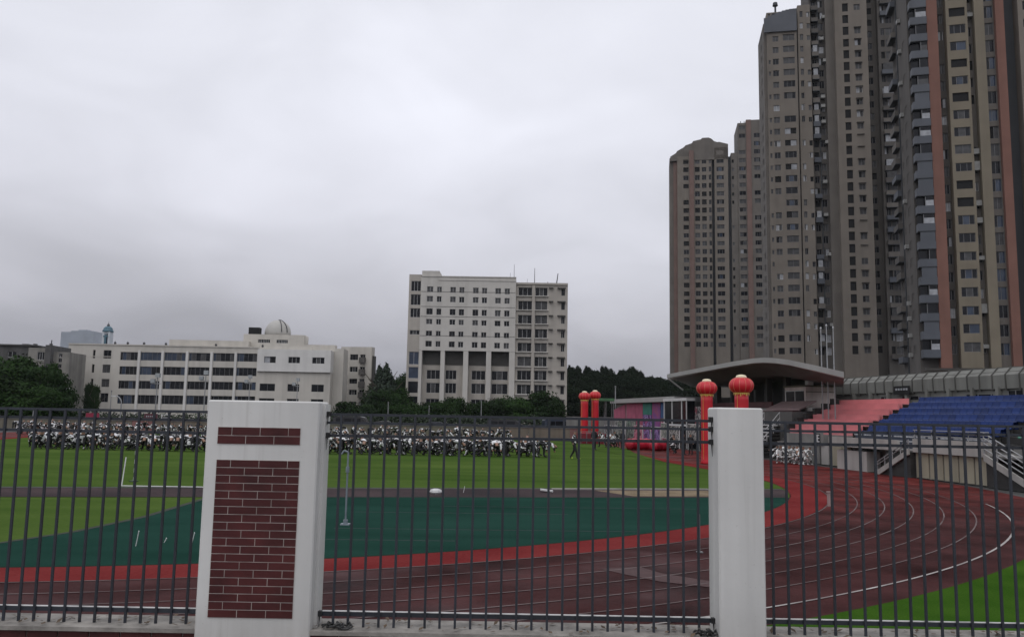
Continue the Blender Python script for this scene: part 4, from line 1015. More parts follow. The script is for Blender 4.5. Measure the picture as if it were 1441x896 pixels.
# white edged stair from the terrace to the track
mb = MB()
for k in range(9):
    tbox(mb, 15.3-.0*k, 17.6, 31.6+.22*k, 33.6, .25*k, .25*k+.19, 0); tbox(mb, 15.25, 17.65, 31.58+.22*k, 31.66+.22*k, .25*k+.19, .25*k+.26, 1)
mb.build('stair', [mSTEP, mFRW], pav)
mb = MB()
for t_ in (15.28, 17.6):
    for h in (.5, .9): mb.tube(T(t_, 31.6, h), T(t_, 33.6, 2.25+h), .03, n=6)
    for k in range(5): mb.tube(T(t_, 31.6+.5*k, .56*k), T(t_, 31.6+.5*k, .56*k+.9), .025, n=6)
mb.build('handrail', mFRW, pav)

# flagpoles
t0_, z0_ = TN(1165, 600, 35)
for i, (px, y) in enumerate(((1157.5, 462), (1165.5, 458), (1175, 461))):
    nn = 34.6; t_, z = TN(px, y, nn); tb_, _ = TN(px+1, 600, nn); h = z
    base = T(tb_, nn, .0); mb = MB()
    mb.tube((base.x, base.y, .5), (base.x, base.y, h), .048, .034, 8); mb.tube((base.x, base.y, h), (base.x, base.y, h+.12), .08, .03, 8)
    fp = thing('flagpole', ('tall flagpole farthest left of the three in front of the canopy', 'middle and tallest flagpole of the three in front of the canopy', 'flagpole farthest right of the three in front of the canopy')[i], 'flagpole', base, 0, 'flagpoles in front of the canopy')
    mb.build('pole', mSTEEL, fp); mb = MB(); mb.tube((base.x, base.y, .4), (base.x, base.y, .95), .13, .11, 8); mb.build('base_sleeve', mCONL, fp)

# ------------------------------------------------------------------ low mural building and boards beyond the pavilion
mu = thing('low_building', 'low flat roofed grey building with colourful painted panels left of the pavilion', 'building', T(40, 34), TROT)
mb = MB(); tbox(mb, 33.2, 53, 33.2, 40, 0, 4.1); mb.build('wall', mCON, mu)
mb = MB(); tbox(mb, 33.1, 53.5, 32.6, 40.2, 4.1, 4.55); mb.build('roof', mCAN, mu)
mPINK = mat('pink mural paint', (.36, .075, .135), .7, .18, 1.2); mVIO = mat('violet mural paint', (.17, .055, .24), .7, .35, 1.5, c2=(.32, .08, .16)); mTEAL = mat('teal mural paint', (.03, .19, .145), .7, .2, 1.2); mBLU = mat('blue mural paint', (.03, .085, .21), .7, .15, 1)
def graf(name, cols, scale, seed):
    if name in MATS: return MATS[name]
    m, n, l, b = newmat(name); t = n.new('ShaderNodeTexCoord'); mp = n.new('ShaderNodeMapping'); mp.inputs['Location'].default_value = (seed, seed*1.7, seed*.3); l.new(t.outputs['Object'], mp.inputs[0])
    nz = n.new('ShaderNodeTexNoise'); nz.inputs['Scale'].default_value = scale; nz.inputs['Detail'].default_value = 1.5; nz.inputs['Distortion'].default_value = 1.6; l.new(mp.outputs[0], nz.inputs['Vector'])
    r = n.new('ShaderNodeValToRGB'); r.color_ramp.interpolation = 'CONSTANT'; l.new(nz.outputs[0], r.inputs[0])
    for i, c in enumerate(cols):
        p = 0 if i == 0 else .36+.3*(i-1)/max(1, len(cols)-1)*1.2
        e = r.color_ramp.elements[0] if i == 0 else (r.color_ramp.elements[1] if i == 1 else r.color_ramp.elements.new(p)); e.position = p; e.color = (*c, 1)
    l.new(r.outputs[0], b.inputs['Base Color']); b.inputs['Roughness'].default_value = .8; MATS[name] = m; return m
mG1 = graf('red and grey sprayed pattern', [(.05, .045, .045), (.30, .06, .09), (.33, .31, .30), (.06, .05, .06)], 1.35, 3)
mG2 = graf('grey and green sprayed pattern', [(.08, .08, .075), (.30, .30, .27), (.05, .05, .05), (.14, .20, .15), (.33, .31, .28)], 1.35, 8)
mG3 = graf('violet sprayed pattern', [(.10, .03, .20), (.30, .20, .42), (.05, .02, .10), (.36, .06, .20)], 1.35, 12)
mG4 = graf('red sprayed pattern', [(.28, .02, .06), (.42, .05, .13), (.46, .24, .28), (.14, .015, .03)], 1.35, 17)
mG5 = graf('white on black sprayed pattern', [(.02, .02, .02), (.36, .35, .33), (.03, .03, .03), (.28, .27, .25)], 1.35, 23)
def tpx(px, n_=33.0): return TN(px, 600, n_)[0]
def zpx(px, y, n_=33.0): return TN(px, y, n_)[1]
for a, c, y0, y1, m_ in ((880, 893, 567, 589, mPINK), (893.5, 902.5, 563, 620, mPINK), (903, 915, 566, 583, mTEAL), (916, 927, 565, 622, mVIO), (928, 943, 566, 588, mBLU), (903, 915, 583.5, 600, mG3), (904, 915, 602, 619, mG3), (968, 984, 572, 600, mG1), (864, 879, 591, 606, mG5), (880, 892.5, 590, 618, mG2), (928, 943, 589, 622, mG4), (904, 915, 619.5, 624, mPINK)):
    mb = MB(); t1, t0 = tpx(a), tpx(c); xm = (a+c)/2
    tbox(mb, t0, t1, 33.12, 33.196, max(.1, zpx(xm, y1)), min(4.05, zpx(xm, y0))); mb.build('mural_panel', m_, mu)
mb = MB(); n_ = 33.15; pts = [T(TN(x, y, n_)[0], n_, TN(x, y, n_)[1]) for x, y in ((864, 590), (864, 576), (880, 568.5), (880, 590))]
off = Vector((Tr.x, Tr.y, 0))*.04; i = len(mb.v); mb.v += [tuple(p) for p in pts]+[tuple(p+off) for p in pts]
mb.f += [(i, i+1, i+2, i+3), (i+7, i+6, i+5, i+4)] + [(i+k, i+4+k, i+4+(k+1) % 4, i+(k+1) % 4) for k in range(4)]; mb.m += [0]*6
mb.build('mural_panel', mPINK, mu)
# glazed kiosk
kt1, kt0 = TN(935, 590, 32.4)[0], TN(967, 590, 32.4)[0]; kz = TN(950, 561, 32.4)[1]
ko = thing('kiosk', 'dark glazed kiosk with white frame in front of the mural wall', 'kiosk', T(kt0, 32.4), TROT)
mb = MB(); tbox(mb, kt0, kt1, 32.4, 33.1, 0, kz-.2); mb.build('glazing', mGD, ko)
mb = MB(); tbox(mb, kt0-.1, kt1+.1, 32.3, 33.1, kz-.2, kz+.05); tbox(mb, kt0, kt1, 32.34, 32.397, 1.9, 2.05)
for a in (kt0, (kt0*1.6+kt1*.4)/2, kt0+(kt1-kt0)*.62, kt1-.1): tbox(mb, a, a+.1, 32.33, 32.396, 0, kz-.2)
mb.build('frame', mFRW, ko)
boards = ((851, 868, 598, 619, mG5, 'white on black board'), (869, 880, 590, 601, mG2, 'small grey green board'), (862, 879, 603, 622, mG2, 'wide grey green scribbled board'),
          (892, 904, 598, 622, mG4, 'narrow red scribbled board'), (916, 929, 600, 623, mG3, 'narrow violet scribbled board'), (930, 938, 595, 616, mG2, 'tall grey green board by the kiosk'),
          (931, 942, 606, 624, mG4, 'dark red board left of the kiosk'), (905, 915, 601, 622, mG3, 'second violet board left of a narrower one'),
          (941, 956, 598, 620, mG5, 'dark white patterned board before the kiosk'), (968, 983, 596, 622, mG5, 'large dark board nearest the lantern column'))
for i, (a, c, y0, y1, m_, lab) in enumerate(boards):
    nn = 31.6-.12*(i % 3); t1, t0 = tpx(a, nn), tpx(c, nn); xm = (a+c)/2; zt_b, zb_b = zpx(xm, y0, nn), max(.15, zpx(xm, y1, nn))
    bd = thing('display_board', lab+' by the mural building', 'display board', T((t0+t1)/2, nn), TROT, 'painted boards along the mural building')
    mb = MB(); tbox(mb, t0+.06, t1-.06, nn, nn+.03, zb_b+.05, zt_b-.05); mb.build('panel', m_, bd)
    mb = MB()
    for q in (t0, t1-.06): tbox(mb, q, q+.06, nn-.01, nn+.05, 0, zt_b)
    tbox(mb, t0+.06, t1-.06, nn-.01, nn+.05, zt_b-.05, zt_b); tbox(mb, t0+.06, t1-.06, nn-.01, nn+.05, zb_b, zb_b+.05); mb.build('frame', mFRW, bd)
pa_, pb_ = P(812, 620, 80), P(850, 620, 80)
st_ = thing('stage_platform', 'low platform draped in dark red cloth at the foot of the distant lanterns', 'platform', ((pa_.x+pb_.x)/2, 79, 0))
mb = MB(); n_ = 40
for k in range(n_):
    x0 = pa_.x+(pb_.x-pa_.x)*k/n_; x1 = pa_.x+(pb_.x-pa_.x)*(k+1)/n_; y0 = 78+.06*math.sin(k*1.9); y1 = 78+.06*math.sin((k+1)*1.9)
    mb.quad([(x0, y0, 0), (x1, y1, 0), (x1, 78, .95), (x0, 78, .95)])
mb.box(pa_.x, pb_.x, 78.07, 80.6, .02, .97); mb.build('drape', mat('dark red drape', (.16, .012, .022), .8, .25, 2), st_)
mb = MB()
for x in np.linspace(pa_.x+.2, pb_.x-.2, 5): mb.tube((x, 77.98, 0), (x, 77.98, 1.15), .03, n=6)
mb.tube((pa_.x+.2, 77.98, 1.15), (pb_.x-.2, 77.98, 1.15), .025, n=6); mb.build('railing', mFRG, st_)
# light metal frame with a green top bar, left of the mural building
fa, fb = P(842, 600, 84), P(863, 600, 84); fz = P(852, 564, 84).z
tf = thing('event_gantry', 'open metal gantry with green top bar between the distant lanterns and the mural building', 'gantry', (fa.x, 84, 0))
mb = MB()
for x in (fa.x, (fa.x+fb.x)/2, fb.x):
    for y in (84, 85.4): mb.tube((x, y, 0), (x, y, fz), .04, n=6)
mb.tube((fa.x, 84, fz*.6), (fb.x, 84, fz*.6), .03, n=6); mb.tube((fa.x, 84, 0.4), (fb.x, 84, fz*.6), .025, n=6); mb.build('post', mFRG, tf)
mb = MB(); mb.box(fa.x-.1, fb.x+.1, 83.9, 85.5, fz, fz+.28); mb.build('top_bar', mat('green canvas', (.05, .13, .06), .7, .3, 2), tf)
# poster on the wall below the pink seats
t0_, z0_ = TN(1152, 626, 32.15); 
mb = MB(); tbox(mb, t0_-.55, t0_+.35, 32.1, 32.16, z0_, z0_+.8, 0); tbox(mb, t0_-.3, t0_+.1, 32.085, 32.098, z0_+.12, z0_+.68, 1)
for q in (.18, .38, .56): tbox(mb, t0_-.22, t0_+.08, 32.07, 32.083, z0_+q, z0_+q+.07, 2)
tbox(mb, t0_-.05, t0_+.08, 32.068, 32.0835, z0_+.18, z0_+.63, 2)
tag(mb.build('poster', [mCON, mBLK, mFRW]), 'small black poster with white mark on the wall below the pink seats', 'poster')

# ------------------------------------------------------------------ inflatable lantern columns
mRI = mat('red inflatable fabric', (.50, .008, .020), .45, .12, 1.2, spec=.5, bump=.15)
mGO = mat('gold fabric', (.62, .42, .08), .5, .15, 5)
mPY = mat('pale yellow cap', (.78, .68, .48), .6, .08, 2)
def lantern(label, base, H, rl, rc, grp='red inflatable lantern columns'):
    root = thing('inflatable_lantern_column', label, 'inflatable', base, 0, grp)
    b_ = Vector(base); zc = H - rl*.92
    pr_ = [(rc*1.12, 0), (rc*1.16, .05), (rc*1.0, .2)] + [(rc*(1+.012*math.sin(k*2.1)), .2+(zc-rl*.62-.2)*k/10) for k in range(1, 11)]
    mb = MB(); mb.lathe(b_, pr_, 24, fr=lambda a, z: 1+.02*math.cos(8*a)); mb.build('column', mRI, root, True)
    mb = MB(); pr_ = [(rc*.8, zc-rl*.66)] + [(rl*max(.3, math.cos(a)**.8), zc+rl*.72*math.sin(a)) for a in [R_(-62+k*9.5) for k in range(14)]]
    mb.lathe(b_, pr_, 48, fr=lambda a, z: 1+.035*abs(math.cos(6*a)) - .018); mb.build('lantern', mRI, root, True)
    mb = MB()
    for k in range(12):
        a = k*math.pi/6+.1; pts = [b_+Vector((rl*max(.3, math.cos(t)**.8)*1.018*math.cos(a), rl*max(.3, math.cos(t)**.8)*1.018*math.sin(a), zc+rl*.72*math.sin(t))) for t in [R_(-50+k2*12) for k2 in range(10)]]
        mb.path(pts, .010, 5)
    mb.build('rib', mat('pale red rib tape', (.62, .22, .14), .5, .1, 3), root)
    mb = MB(); mb.lathe(b_, [(rl*.46, zc+rl*.60), (rl*.45, zc+rl*.74), (rl*.36, zc+rl*.86), (rl*.15, zc+rl*.92)], 20); mb.build('cap', mPY, root, True)
    mb = MB()
    for k in range(26):
        a = k/26*2*math.pi; hh = .045+.04*(k % 3 == 0)+.03*random.random(); r0, r1 = rc*1.14, rc*1.2; q = lambda r, a_, z: (b_.x+r*math.cos(a_), b_.y+r*math.sin(a_), b_.z+z)
        z1 = zc-rl*.60; d_ = .085
        mb.quad([q(r0, a-d_, z1), q(r0, a+d_, z1), q(r1, a+d_*.6, z1-hh*1.6), q(r1, a-d_*.6, z1-hh*1.6)])
    mb.lathe(b_, [(rc*1.08, zc-rl*.68), (rc*1.13, zc-rl*.66), (rc*1.13, zc-rl*.60), (rc*1.05, zc-rl*.58)], 24); mb.build('fringe', mGO, root)
    for s_ in (1,):
        mb = MB(); a = R_(-140); x, y = b_.x+rc*1.04*math.cos(a), b_.y+rc*1.04*math.sin(a); mb.tube((x, y, .25), (x, y, zc-rl*.7), .010, n=6); mb.build('seam', mGO, root)
    return root
g1 = G(995.5, 652); D1 = g1.y
lantern('red lantern column standing on the track just left of the narrow white pillar', (g1.x, g1.y, 0), P(994, 533, D1).z, .60, .345)
x2 = P(1044, 600, 42).x; lantern('largest red lantern column rising behind the narrow white pillar', (x2, 42, 0), P(1044, 527, 42).z, .61, .35)
for px, lab, y in ((822.3, 'far red lantern column, left one of the distant pair', 550), (838, 'far red lantern column, right one of the distant pair', 548.5)):
    lantern(lab, (P(px, 600, 82).x, 82+(.6 if px > 830 else 0), 0), P(px, y, 82).z, .58, .36)
# deflating red inflatable tubes lying in front of the boards
def tube_thing(label, xa, xb, y, Y, r):
    a, b_ = P(xa, y, Y), P(xb, y, Y+1.2); mb = MB(); pts = []
    prev = None; n_ = 14; k2 = 12; i0 = 0
    d_ = Vector((b_.x-a.x, b_.y-a.y, 0)); L_ = d_.length; d_ /= L_; sd = Vector((-d_.y, d_.x, 0))
    for k in range(n_+1):
        f_ = k/n_; rr = r*(1+.08*math.sin(k*1.9))*(1 if 0 < k < n_ else .55); c = Vector((a.x, a.y, 0))+d_*L_*f_+Vector((0, 0, r*.9))+sd*.15*math.sin(f_*5)
        for j in range(k2):
            t = 2*math.pi*j/k2; mb.v.append(tuple(c+sd*rr*math.cos(t)+Vector((0, 0, rr*.9*math.sin(t)))))
    for k in range(n_):
        for j in range(k2): jj = (j+1) % k2; mb.f.append((k*k2+j, k*k2+jj, (k+1)*k2+jj, (k+1)*k2+j)); mb.m.append(0)
    mb.f.append(tuple(reversed(range(k2)))); mb.m.append(0); mb.f.append(tuple(n_*k2+j for j in range(k2))); mb.m.append(0)
    tag(mb.build('inflatable_tube', mat('crimson inflatable fabric', (.38, .010, .030), .45, .2, 1.5, bump=.2), None, True), label, 'inflatable')
tube_thing('crimson inflatable tube lying on the grass in front of the boards', 884, 916, 627, 66, .5)
tube_thing('shorter crimson inflatable tube lying end on beside the longer one', 919, 939, 628, 65, .46)

# ------------------------------------------------------------------ trees
mLEAF = mat('dark broadleaf foliage', (.026, .048, .015), .85, .5, .5, spec=.08, c2=(.008, .018, .007), objvar=.25)
mLEAF2 = mat('mid green foliage', (.034, .068, .018), .85, .5, .5, spec=.08, c2=(.011, .026, .008), objvar=.25)
mCYP = mat('cypress foliage', (.016, .030, .013), .85, .4, .5, c2=(.012, .022, .013), objvar=.2)
mTRUNK = mat('tree bark', (.06, .048, .038), .9, .3, 4)
def crown_mesh(name, blobs, leaf, count, m_, seed, unit=True):
    """many small leaf-clump faces through a set of lumps; returns one mesh"""
    g = np.random.default_rng(seed); V = []; F = []
    tot = sum(r[3]*r[4] for r in blobs)
    for (cx_, cy_, cz_, rx, rzz) in blobs:
        k = int(count*rx*rzz/tot)
        d = g.normal(size=(k, 3)); d /= np.linalg.norm(d, axis=1)[:, None]
        lump = 1+.22*np.sin(d[:, 0]*5+seed)*np.cos(d[:, 1]*4+d[:, 2]*6)
        rad = (g.random(k)**.45)*lump
        c = np.stack([cx_+d[:, 0]*rad*rx, cy_+d[:, 1]*rad*rx, cz_+d[:, 2]*rad*rzz], 1)
        nrm = d + g.normal(size=(k, 3))*.7; nrm[:, 2] += .35; nrm /= np.linalg.norm(nrm, axis=1)[:, None]
        a = np.cross(nrm, g.normal(size=(k, 3))); a /= np.linalg.norm(a, axis=1)[:, None]; b_ = np.cross(nrm, a)
        s_ = leaf*(.55+.9*g.random(k))[:, None]
        q = np.stack([c-a*s_, c-b_*s_*.6, c+a*s_, c+b_*s_*.6], 1)
        V.append(q.reshape(-1, 3))
    V = np.concatenate(V)
    if unit:
        V[:, 2] -= V[:, 2].min(); V[:, 2] /= np.quantile(V[:, 2], .9995); V[:, :2] /= np.quantile(np.hypot(V[:, 0], V[:, 1]), .99)
    nq = len(V)//4
    me = bpy.data.meshes.new(name); me.vertices.add(len(V)); me.vertices.foreach_set('co', V.astype(np.float32).ravel())
    me.loops.add(nq*4); me.loops.foreach_set('vertex_index', np.arange(nq*4, dtype=np.int32))
    me.polygons.add(nq); me.polygons.foreach_set('loop_start', np.arange(0, nq*4, 4, dtype=np.int32))
    me.materials.append(m_); me.update(calc_edges=True); me.validate(); return me
def lumps(seed, R, H, k, base=0.0, spread=.62):
    rg = random.Random(seed); o = [(0, 0, base+H*.5, R*.72, H*.42)]
    for _ in range(k):
        a = rg.uniform(0, 6.28); f_ = rg.uniform(.3, spread); z = rg.uniform(.15, .88)
        w_ = math.sin(math.pi*min(1, z*.85+.12))
        o.append((R*f_*w_*math.cos(a), R*f_*w_*math.sin(a), base+H*z, R*rg.uniform(.28, .46), H*rg.uniform(.14, .22)))
    return o
CROWN = {}
for i in range(4): CROWN['broad%d' % i] = crown_mesh('crown', lumps(10+i, 1.0, 1.0, 13), .036, 13000, mLEAF if i % 2 else mLEAF2, 20+i)
for i in range(3): CROWN['shrub%d' % i] = crown_mesh('crown', lumps(40+i, 1.0, 1.0, 9, 0, .6), .042, 7000, mLEAF2 if i % 2 else mLEAF, 50+i)
def cyp(seed):
    rg = random.Random(seed); o = []
    for k in range(14):
        f_ = k/13; o.append((rg.uniform(-.1, .1)*(1-f_), rg.uniform(-.1, .1)*(1-f_), .04+.93*f_, .36*(1-f_)**.75+.035, .10))
    return o
mHILL = mat('dark hill foliage', (.013, .023, .009), .9, .5, .5, spec=.05, c2=(.006, .011, .006), objvar=.25)
for i in range(2): CROWN['hill%d' % i] = crown_mesh('crown', lumps(80+i, 1.0, 1.0, 11), .045, 7000, mHILL, 90+i)
CROWN['cyp0'] = crown_mesh('crown', cyp(3), .03, 7000, mCYP, 71)
TRK = {}
def trunk_mesh(h):
    mb = MB(); mb.tube((0, 0, 0), (0, 0, h*.6), .06*h*.35, .04*h*.3, 7); rg = random.Random(int(h*10))
    for k in range(6):
        a = rg.uniform(0, 6.28); z = h*rg.uniform(.35, .62); mb.tube((0, 0, z), (h*.3*math.cos(a), h*.3*math.sin(a), z+h*rg.uniform(.15, .35)), .012*h, .004*h, 5)
    o = mb.build('trunk', mTRUNK); me = o.data; bpy.data.objects.remove(o); return me
TRK[1] = trunk_mesh(1.0)
def tree(kind, label, x, y, z, R, H, cat='tree', group=None, name=None, tfrac=.16, rot=None):
    root = thing(name or cat, label, cat, (x, y, z), random.uniform(0, 6.28) if rot is None else rot, group)
    c = bpy.data.objects.new('crown', CROWN[kind]); COL.objects.link(c); c.parent = root; c.location = (0, 0, H*tfrac); c.scale = (R, R, H*(1-tfrac))
    t_ = bpy.data.objects.new('trunk', TRK[1]); COL.objects.link(t_); t_.parent = root; t_.scale = (H, H, H)
    return root
rgt = random.Random(5)
# big trees at the far left, in front of the old building
gl = 'dense dark trees left of the school building'
lab_l = 'dense dark green tree in the clump left of the school building'
for px, Y, top, R in ((-60, 118, 500, 7), (-20, 124, 505, 7), (6, 112, 503, 5.5), (24, 122, 509, 5.5), (42, 113, 516, 5), (56, 120, 515, 4), (73, 112, 521, 3.2), (30, 108, 538, 5), (64, 106, 545, 3.6), (-15, 108, 530, 6)):
    p = P(px, 600, Y); zt_ = P(px, top, Y).z; tree('broad%d' % rgt.randrange(4), lab_l, p.x, Y, 0, R, zt_*1.04, group=gl, name='broadleaf_tree', tfrac=.05)
for px, top, lab in ((121, 538, 'small rounded tree against the left end of the school building'), (131, 541, 'slim grey green tree under the narrow school windows')):
    p = P(px, 600, 150); tree('broad1', lab, p.x, 150, 0, 1.15, P(px, top, 150).z, name='broadleaf_tree', tfrac=.15)
# between the school and the office block
for i, (px, Y, top, R, k, lab) in enumerate(((531, 195, 513, 2.2, 'cyp0', 'slim pointed cypress left of a taller one between the two buildings'), (541, 192, 511, 3.0, 'cyp0', 'broad pointed cypress nearest the office block'))):
    p = P(px, 600, Y); tree(k, lab, p.x, Y, 0, R*1.5, P(px, top, Y).z*1.0, name='cypress', tfrac=.03)
for px, Y, top, R in ((526, 222, 537, 4.5), (548, 222, 530, 5), (562, 224, 528, 4.5), (536, 178, 549, 4.5), (556, 178, 548, 4.5), (545, 200, 541, 4)):
    p = P(px, 600, Y); tree('broad%d' % rgt.randrange(4), 'dark tree between the school building and the office block', p.x, Y, 0, R, P(px, top, Y).z*1.04, group='trees between the two buildings', name='broadleaf_tree', tfrac=.04)
for px, Y, top, R, lab in ((490, 160, 566, 4.0, 'low round dark tree in front of the tan school wing'), (508, 162, 570, 3.5, 'low tree right of the round one before the tan wing')):
    p = P(px, 600, Y); tree('shrub0', lab, p.x, Y, 0, R, P(px, top, Y).z*1.04, name='shrub', cat='shrub', tfrac=.02)
# clipped trees in front of the office block
for px, Y, top, R in ((573, 168, 567, 3.2), (586, 165, 571, 3), (601, 170, 567, 3.1), (622, 166, 565, 2.6), (637, 165, 560, 2.6), (664, 168, 567, 2.6), (683, 165, 566, 3), (697, 166, 562, 3.4), (714, 168, 558, 3.8), (733, 165, 561, 3.5), (748, 168, 563, 3.2), (765, 165, 552, 3.9), (776, 168, 559, 3.0)):
    p = P(px, 600, Y); tree('shrub%d' % rgt.randrange(3), 'round dark green tree in the row before the office block', p.x, Y, 0, R*1.12, P(px, top, Y).z*1.05, group='clipped trees before the office block', name='round_tree', tfrac=.04)
# wooded hill behind the lanterns
hill = MB(); HX = []
hillpts = [(760, 545, 300), (800, 532, 300), (840, 531, 300), (880, 533, 300), (920, 539, 300), (960, 545, 300), (1000, 550, 300)]
hz = lambda X, Y: 0
ring_ = []
for px, y, Y in hillpts: q = P(px, y, Y); ring_.append((q.x, q.z-3))
nx, ny = 30, 12; x0_, x1_ = ring_[0][0]-25, ring_[-1][0]+40
def hillz(x, Y):
    zt_ = np.interp(x, [q[0] for q in ring_], [q[1] for q in ring_], left=2, right=ring_[-1][1]*.6)
    f_ = min(1, max(0, (Y-225)/80.0)); return zt_*math.sin(f_*math.pi/2)
for i in range(nx):
    for j in range(ny):
        xa, xb = x0_+(x1_-x0_)*i/nx, x0_+(x1_-x0_)*(i+1)/nx; ya, yb = 225+110*j/ny, 225+110*(j+1)/ny
        hill.quad([(xa, ya, hillz(xa, ya)), (xb, ya, hillz(xb, ya)), (xb, yb, hillz(xb, yb)), (xa, yb, hillz(xa, yb))])
struct('hill', hill, mat('hill undergrowth', (.010, .016, .008), .95, .4, .3))
kk = 0
for px, top in ((801, 513), (806, 516), (811, 514), (825, 514), (829, 516), (848, 514), (851, 515), (860, 518), (873, 520), (879, 519), (887, 516), (891, 515), (896, 519), (902, 521), (917, 528), (930, 530), (942, 533), (790, 522)):
    Y = 298+rgt.uniform(-6, 10); p = P(px, 600, Y); zb_ = hillz(p.x, Y)-1; zt_ = P(px, top, Y).z
    tree('hill%d' % rgt.randrange(2), 'dark tree on the skyline of the wooded hill', p.x, Y, zb_, rgt.uniform(1.2, 2.2), max(4, zt_-zb_)*1.0, group='trees on the skyline of the hill', name='hill_tree', tfrac=.25)
for r_ in range(5):
    Y = 232+r_*14
    for k in range(13):
        x = P(790+k*15+rgt.uniform(-6, 6), 600, Y).x; z = hillz(x, Y)-.5
        tree('hill%d' % rgt.randrange(2), 'dense dark tree on the slope of the wooded hill', x, Y+rgt.uniform(-4, 4), z, rgt.uniform(4.6, 6.2), rgt.uniform(4.5, 6.5), group='trees on the slope of the hill', name='hill_tree', tfrac=.02)

# ------------------------------------------------------------------ far side of the field: low wall, hedge, cars, banners, lamps
mHEDGE = mat('clipped hedge', (.022, .036, .017), .85, .5, 2.5)
def hedge(label, x0, x1, Y, H):
    bl = []; x = x0
    while x < x1: bl.append((x, Y+random.uniform(-.2, .2), H*.5+random.uniform(-.1, .1), 1.3, H*.55)); x += 1.0
    me = crown_mesh('hedge', bl, .17, int((x1-x0)*190), mHEDGE, int(abs(x0)*3+Y), False)
    o = bpy.data.objects.new('hedge', me); COL.objects.link(o); tag(o, label, 'hedge')
hedge('long dark clipped hedge beyond the cars, left half', -84, -31, 118, 1.9)
hedge('long dark clipped hedge beyond the cars, before the office block', -30.5, 10, 120, 2.4)
lw_ = thing('low_wall', 'low tan wall with pink sections round the far end of the field', 'wall', (-10, 96, 0))
x = -62.0; i = 0
while x < 9.8:
    L_ = random.choice((2.4, 3.0, 2.4)); mb = MB(); mb.box(x, min(9.9, x+L_-.04), 96, 96.25, 0, 1.12)
    mb.build('wall_panel', mat('faded pink wall', (.22, .115, .105), .85, .12, .8, streak=.2) if i in (7, 12, 27, 28) else mTAN, lw_); x += L_; i += 1
mb = MB(); mb.box(-62, 9.9, 95.93, 96.32, 1.125, 1.2); mb.build('coping', mCON, lw_)
def banner(px0, px1, y0, y1, Y, m_, label, marks=None):
    a, b_ = P(px0, y1, Y), P(px1, y0, Y); mb = MB(); mb.box(a.x, b_.x, Y, Y+.05, max(.1, a.z), b_.z, 0)
    if marks:
        w_ = (b_.x-a.x)
        for k in range(marks): mb.box(a.x+w_*(.15+.72*k/marks), a.x+w_*(.15+.72*(k+.6)/marks), Y-.03, Y-.001, b_.z-.42, b_.z-.26, 1)
    for x in (a.x, b_.x): mb.tube((x, Y+.03, 0), (x, Y+.03, b_.z), .03, n=6, mi=2)
    tag(mb.build('banner', [m_, mGL, mFRG]), label, 'banner')
mCRI = mat('crimson banner cloth', (.22, .012, .04), .7, .15, 1); mMAR = mat('maroon banner cloth', (.07, .014, .022), .7, .15, 1)
banner(120, 140, 581, 593, 104, mCRI, 'plain crimson banner beyond the far left of the field')
banner(202, 222, 582, 596, 106, mMAR, 'dark maroon banner with a row of pale marks', 5)
a, b_ = P(226, 598, 106), P(238, 583, 106); mb = MB()
for x in (a.x, b_.x-.08): mb.box(x, x+.08, 106, 106.1, 0, b_.z)
mb.box(a.x+.08, b_.x-.08, 106, 106.1, b_.z-.09, b_.z); mb.box(a.x+.08, b_.x-.08, 106.03, 106.06, .4, b_.z-.3, 1); tag(mb.build('notice_board', [mFRW, mFRG]), 'white framed notice board right of the maroon banner', 'notice board')
